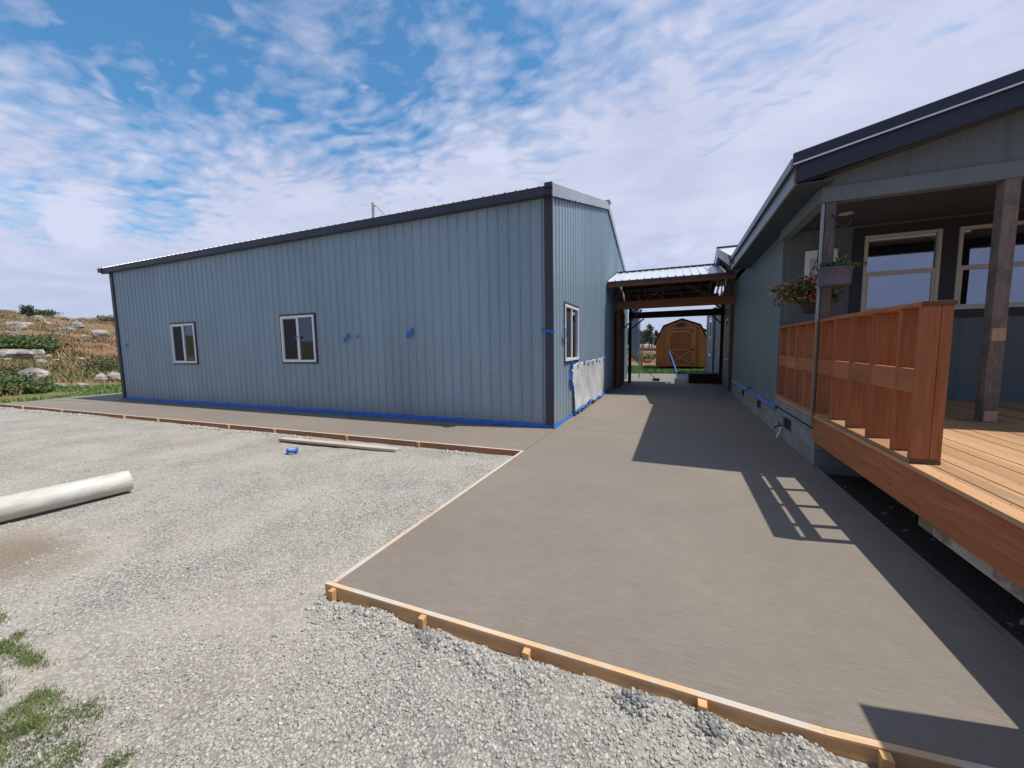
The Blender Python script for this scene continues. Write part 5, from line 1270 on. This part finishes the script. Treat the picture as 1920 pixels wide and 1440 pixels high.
# hill litter: small stones and dry tufts
n = 5200; rr_ = np.sqrt(rng.uniform(24 ** 2, 100 ** 2, n)); aa = rng.uniform(R2(150), R2(176), n); x = rr_ * np.cos(aa); y = rr_ * np.sin(aa); k = fbm(x, y, .12, 3, 5) > .05
x, y = x[k], y[k]; n = len(x); s_ = .06 + .34 * rng.random(n) ** 4; z = terrain_h(x, y)
V = IV[None] * rng.uniform(.7, 1.2, (n, 12, 1)) * (np.stack([np.ones(n), rng.uniform(.6, 1, n), rng.uniform(.3, .7, n)], 1) * s_[:, None])[:, None, :]
V += np.stack([x, y, z], 1)[:, None, :]
me = fast_mesh('scree', V.reshape(-1, 3), (IF[None] + (np.arange(n) * 12)[:, None, None]).reshape(-1, 3))
o = add_mesh('scree', me, M['rock']); props(o, 'small loose stones strewn over the brown hill', None, None, 'stuff')
def tufts(name, pts, hmin, hmax, blades, mat, label, spread=.12, width=.012):
    V = []; F = []; r = np.random.default_rng(len(pts)); P = np.array(pts); n = len(P) * blades
    base = np.repeat(P, blades, 0) + np.concatenate([r.normal(0, spread, (n, 2)), np.zeros((n, 1))], 1)
    base[:, 2] = terrain_h(base[:, 0], base[:, 1]) - .005
    h = r.uniform(hmin, hmax, n); lean = r.normal(0, .45, (n, 2)) * h[:, None]; a = r.uniform(0, 6.28, n); w = width * r.uniform(.6, 1.4, n)
    dx = np.stack([np.cos(a) * w, np.sin(a) * w, np.zeros(n)], 1)
    mid = base + np.concatenate([lean * .4, (h * .6)[:, None]], 1); tip = base + np.concatenate([lean, h[:, None]], 1)
    V = np.stack([base - dx, base + dx, mid + dx * .8, mid - dx * .8, tip], 1).reshape(-1, 3)
    k = np.arange(n) * 5
    F = np.concatenate([np.stack([k, k + 1, k + 2], 1), np.stack([k, k + 2, k + 3], 1), np.stack([k + 3, k + 2, k + 4], 1)])
    o = add_mesh(name, fast_mesh(name, V, F), mat); props(o, label, None, None, 'stuff'); return o
def polar_pts(n, r0, r1, a0, a1, thr, seed, f=.2):
    r = np.sqrt(rng.uniform(r0 ** 2, r1 ** 2, n)); a = rng.uniform(R2(a0), R2(a1), n); x = r * np.cos(a); y = r * np.sin(a); k = (fbm(x, y, f, 3, seed) > thr) & ((x < -21.6) | (y > 23.2))
    return np.stack([x[k], y[k], x[k] * 0], 1)
tufts('hill_grass', polar_pts(3600, 26, 95, 150, 176, -.05, 101), .12, .5, 14, M['drygrass'], 'dry tan grass tufts over the hillside', .35, .03)
tufts('green_weeds', polar_pts(3400, 22.5, 46, 148, 178, -.12, 111), .04, .17, 18, M['grass'], 'green weeds at the foot of the hill', .25, .02)
tufts('back_lawn', polar_pts(2600, 23, 31, 78, 100, -.6, 121), .05, .14, 18, M['grass'], 'patchy green lawn in front of the garden shed', .15, .012)
m_, nt_, b__, o__ = new_mat('red_weed'); b__.inputs['Base Color'].default_value = (.24, .11, .055, 1); b__.inputs['Roughness'].default_value = .9
tufts('red_weeds', polar_pts(520, 30, 60, 150, 176, .12, 131, .15), .1, .35, 18, m_, 'rust red weeds in patches on the lower hill', .3, .025)
# foreground grass clumps on the gravel (left lower corner)
cl = []
def patch(cx, cy, rx, ry, n, ang=0):
    for _ in range(n):
        a = rng.uniform(0, 6.28); q = math.sqrt(rng.random()); x_ = math.cos(a) * q * rx; y_ = math.sin(a) * q * ry
        x_, y_ = x_ * math.cos(ang) - y_ * math.sin(ang), x_ * math.sin(ang) + y_ * math.cos(ang)
        X_, Y_ = cx + x_, cy + y_
        if fbm(np.array([X_]), np.array([Y_]), 5, 3, 77)[0] > -.08: cl.append((X_, Y_, 0))
patch(-3.45, .78, .24, .035, 70); patch(-3.2, .80, .10, .025, 14); patch(-2.75, .66, .25, .085, 150); patch(-2.35, .62, .10, .09, 40); patch(-2.52, .76, .12, .03, 24)
patch(-3.9, .84, .3, .04, 60); patch(-3.1, .64, .3, .05, 90); patch(-2.08, .68, .055, .055, 40); patch(-2.03, .62, .05, .04, 26); patch(-2.6, .52, .3, .06, 70); patch(-2.28, .79, .01, .01, 2)
tufts('gravel_weeds', cl, .007, .033, 26, foliage('mixed_weeds', (.045, .085, .03), (.15, .22, .08)), 'low green weeds creeping through the gravel at lower left', .020, .0014)
tufts('dead_stems', cl[3::6], .006, .03, 12, M['drygrass'], 'dead straw stems mixed among the low weeds at lower left', .03, .0011)

# garden growth beyond the breezeway
GB = 'garden shrubs beyond the wire fence'
shrub('garden_shrub', 1213, 660, 38, .9, 1.0, M['bush'], 'white flowering shrub behind the fence post', 'shrub', GB, 1300, .07)
shrub('garden_shrub', 1196, 655, 40, 1.1, 1.0, M['bush2'], 'pale green shrub left of the flowering one', 'shrub', GB, 1100, .08)
shrub('garden_shrub', 1222, 652, 44, 1.0, .8, M['bush2'], 'grey green shrub just left of the shed wall', 'shrub', GB, 1000, .08)
shrub('garden_shrub', 1332, 640, 48, 2.2, 2.4, M['bush2'], 'yellowish tall shrub behind the lean-to', 'shrub', GB, 1600, .12)
o = bpy.context.scene.objects['garden_shrub']; cloud_obj('blossoms', M['flowery'], o, None, 160, (o.location.x, o.location.y, o.location.z + .6), (.9, .8, .5), .06, 44)
# far tree line
TG = 'far trees on the skyline beyond the breezeway'
def tree(u, dist, h, w, label):
    d = ray(u, 640); dd = Vector((d.x, d.y)).normalized(); x, y = dd.x * dist, dd.y * dist; z = th(x, y)
    o = empty('far_tree', (x, y, z), label, 'tree', TG); seed = int(u)
    MB().tube([(x, y, z - .2), (x + .1, y, z + h * .35), (x, y, z + h * .8)], [.03 * h, .022 * h, .006 * h], 8).obj('trunk', M['bark'], o)
    V = []; F = []; r = random.Random(seed); off = 0
    for k in range(9):
        cz = z + h * (.28 + .68 * k / 8); q = w * (1 - .62 * (k / 8) ** 1.3)
        v_, f_ = leaf_cloud(170, (x + r.uniform(-.3, .3) * w, y + r.uniform(-.3, .3) * w, cz), (q * r.uniform(.6, .95), q * .8, h * .13), .035 * h, seed + k)
        V.append(v_); F.append(f_ + off); off += len(v_)
    add_mesh('crown', fast_mesh('crown', np.concatenate(V), np.concatenate(F)), M['tree'], o)
for k_, (u, dist, h, w) in enumerate([(1186, 118, 5.6, 2.0), (1198, 122, 5.4, 2.4), (1206, 125, 5.0, 2.0), (1217, 118, 6.3, 2.6), (1222, 130, 5.2, 1.8), (1233, 124, 4.9, 1.6), (1241, 132, 4.4, 1.6), (1176, 128, 5.8, 2.4), (1334, 110, 5.2, 2.6)]):
    tree(u, dist, h, w, ['far tree just right of the breezeway rear post', 'bushy far tree in the left group of the gap', 'smaller far tree between two bushier ones', 'tallest rounded far tree left of the shed roof', 'slim far tree behind the tallest one', 'narrow far tree nearest the shed roof edge', 'lowest far tree half behind the shed roof', 'far tree behind the dark rear post', 'far tree seen right of the shed beyond the lean-to'][k_])
mb = MB()
o = MB().box(-30, 16, 78, 78.3, -.2, 1.0).obj('far_wall', simple('far_rail', (.13, .13, .15), .8), None, (-6, 78, 0)); props(o, 'low dark long wall across the field behind the fence', 'wall')

# ------------------------------------------------------------------ utility pole
d = ray(700, 395); k = 42 / d.y; px_, py_ = d.x * k, d.y * k
zt = 1.6 + d.z * k
d2 = ray(700, 380); zt = 1.6 + d2.z * 42 / d2.y
up_ = empty('utility_pole', (px_, py_, 0), 'pale wooden utility pole top showing above the shop roof', 'utility pole')
MB().tube([(px_, py_, 0), (px_, py_, zt)], [.26, .19], 12).obj('pole', simple('pale_pole', (.50, .47, .42), .8, 0, .15, 2), up_)
mb = MB(); mb.tube([(px_ + .18, py_, zt - .35), (px_ + .55, py_ - .1, zt - .55)], .05, 8); mb.tube([(px_ + .5, py_ - .1, zt - .5), (px_ + 6, py_ - 1, zt - 5.5)], .03, 6)
mb.obj('service_wire', M['black'], up_)
for o in list(bpy.context.scene.objects):
    if o.name.split('.')[0] in ('flowers', 'blossoms'): o['kind'] = 'stuff'
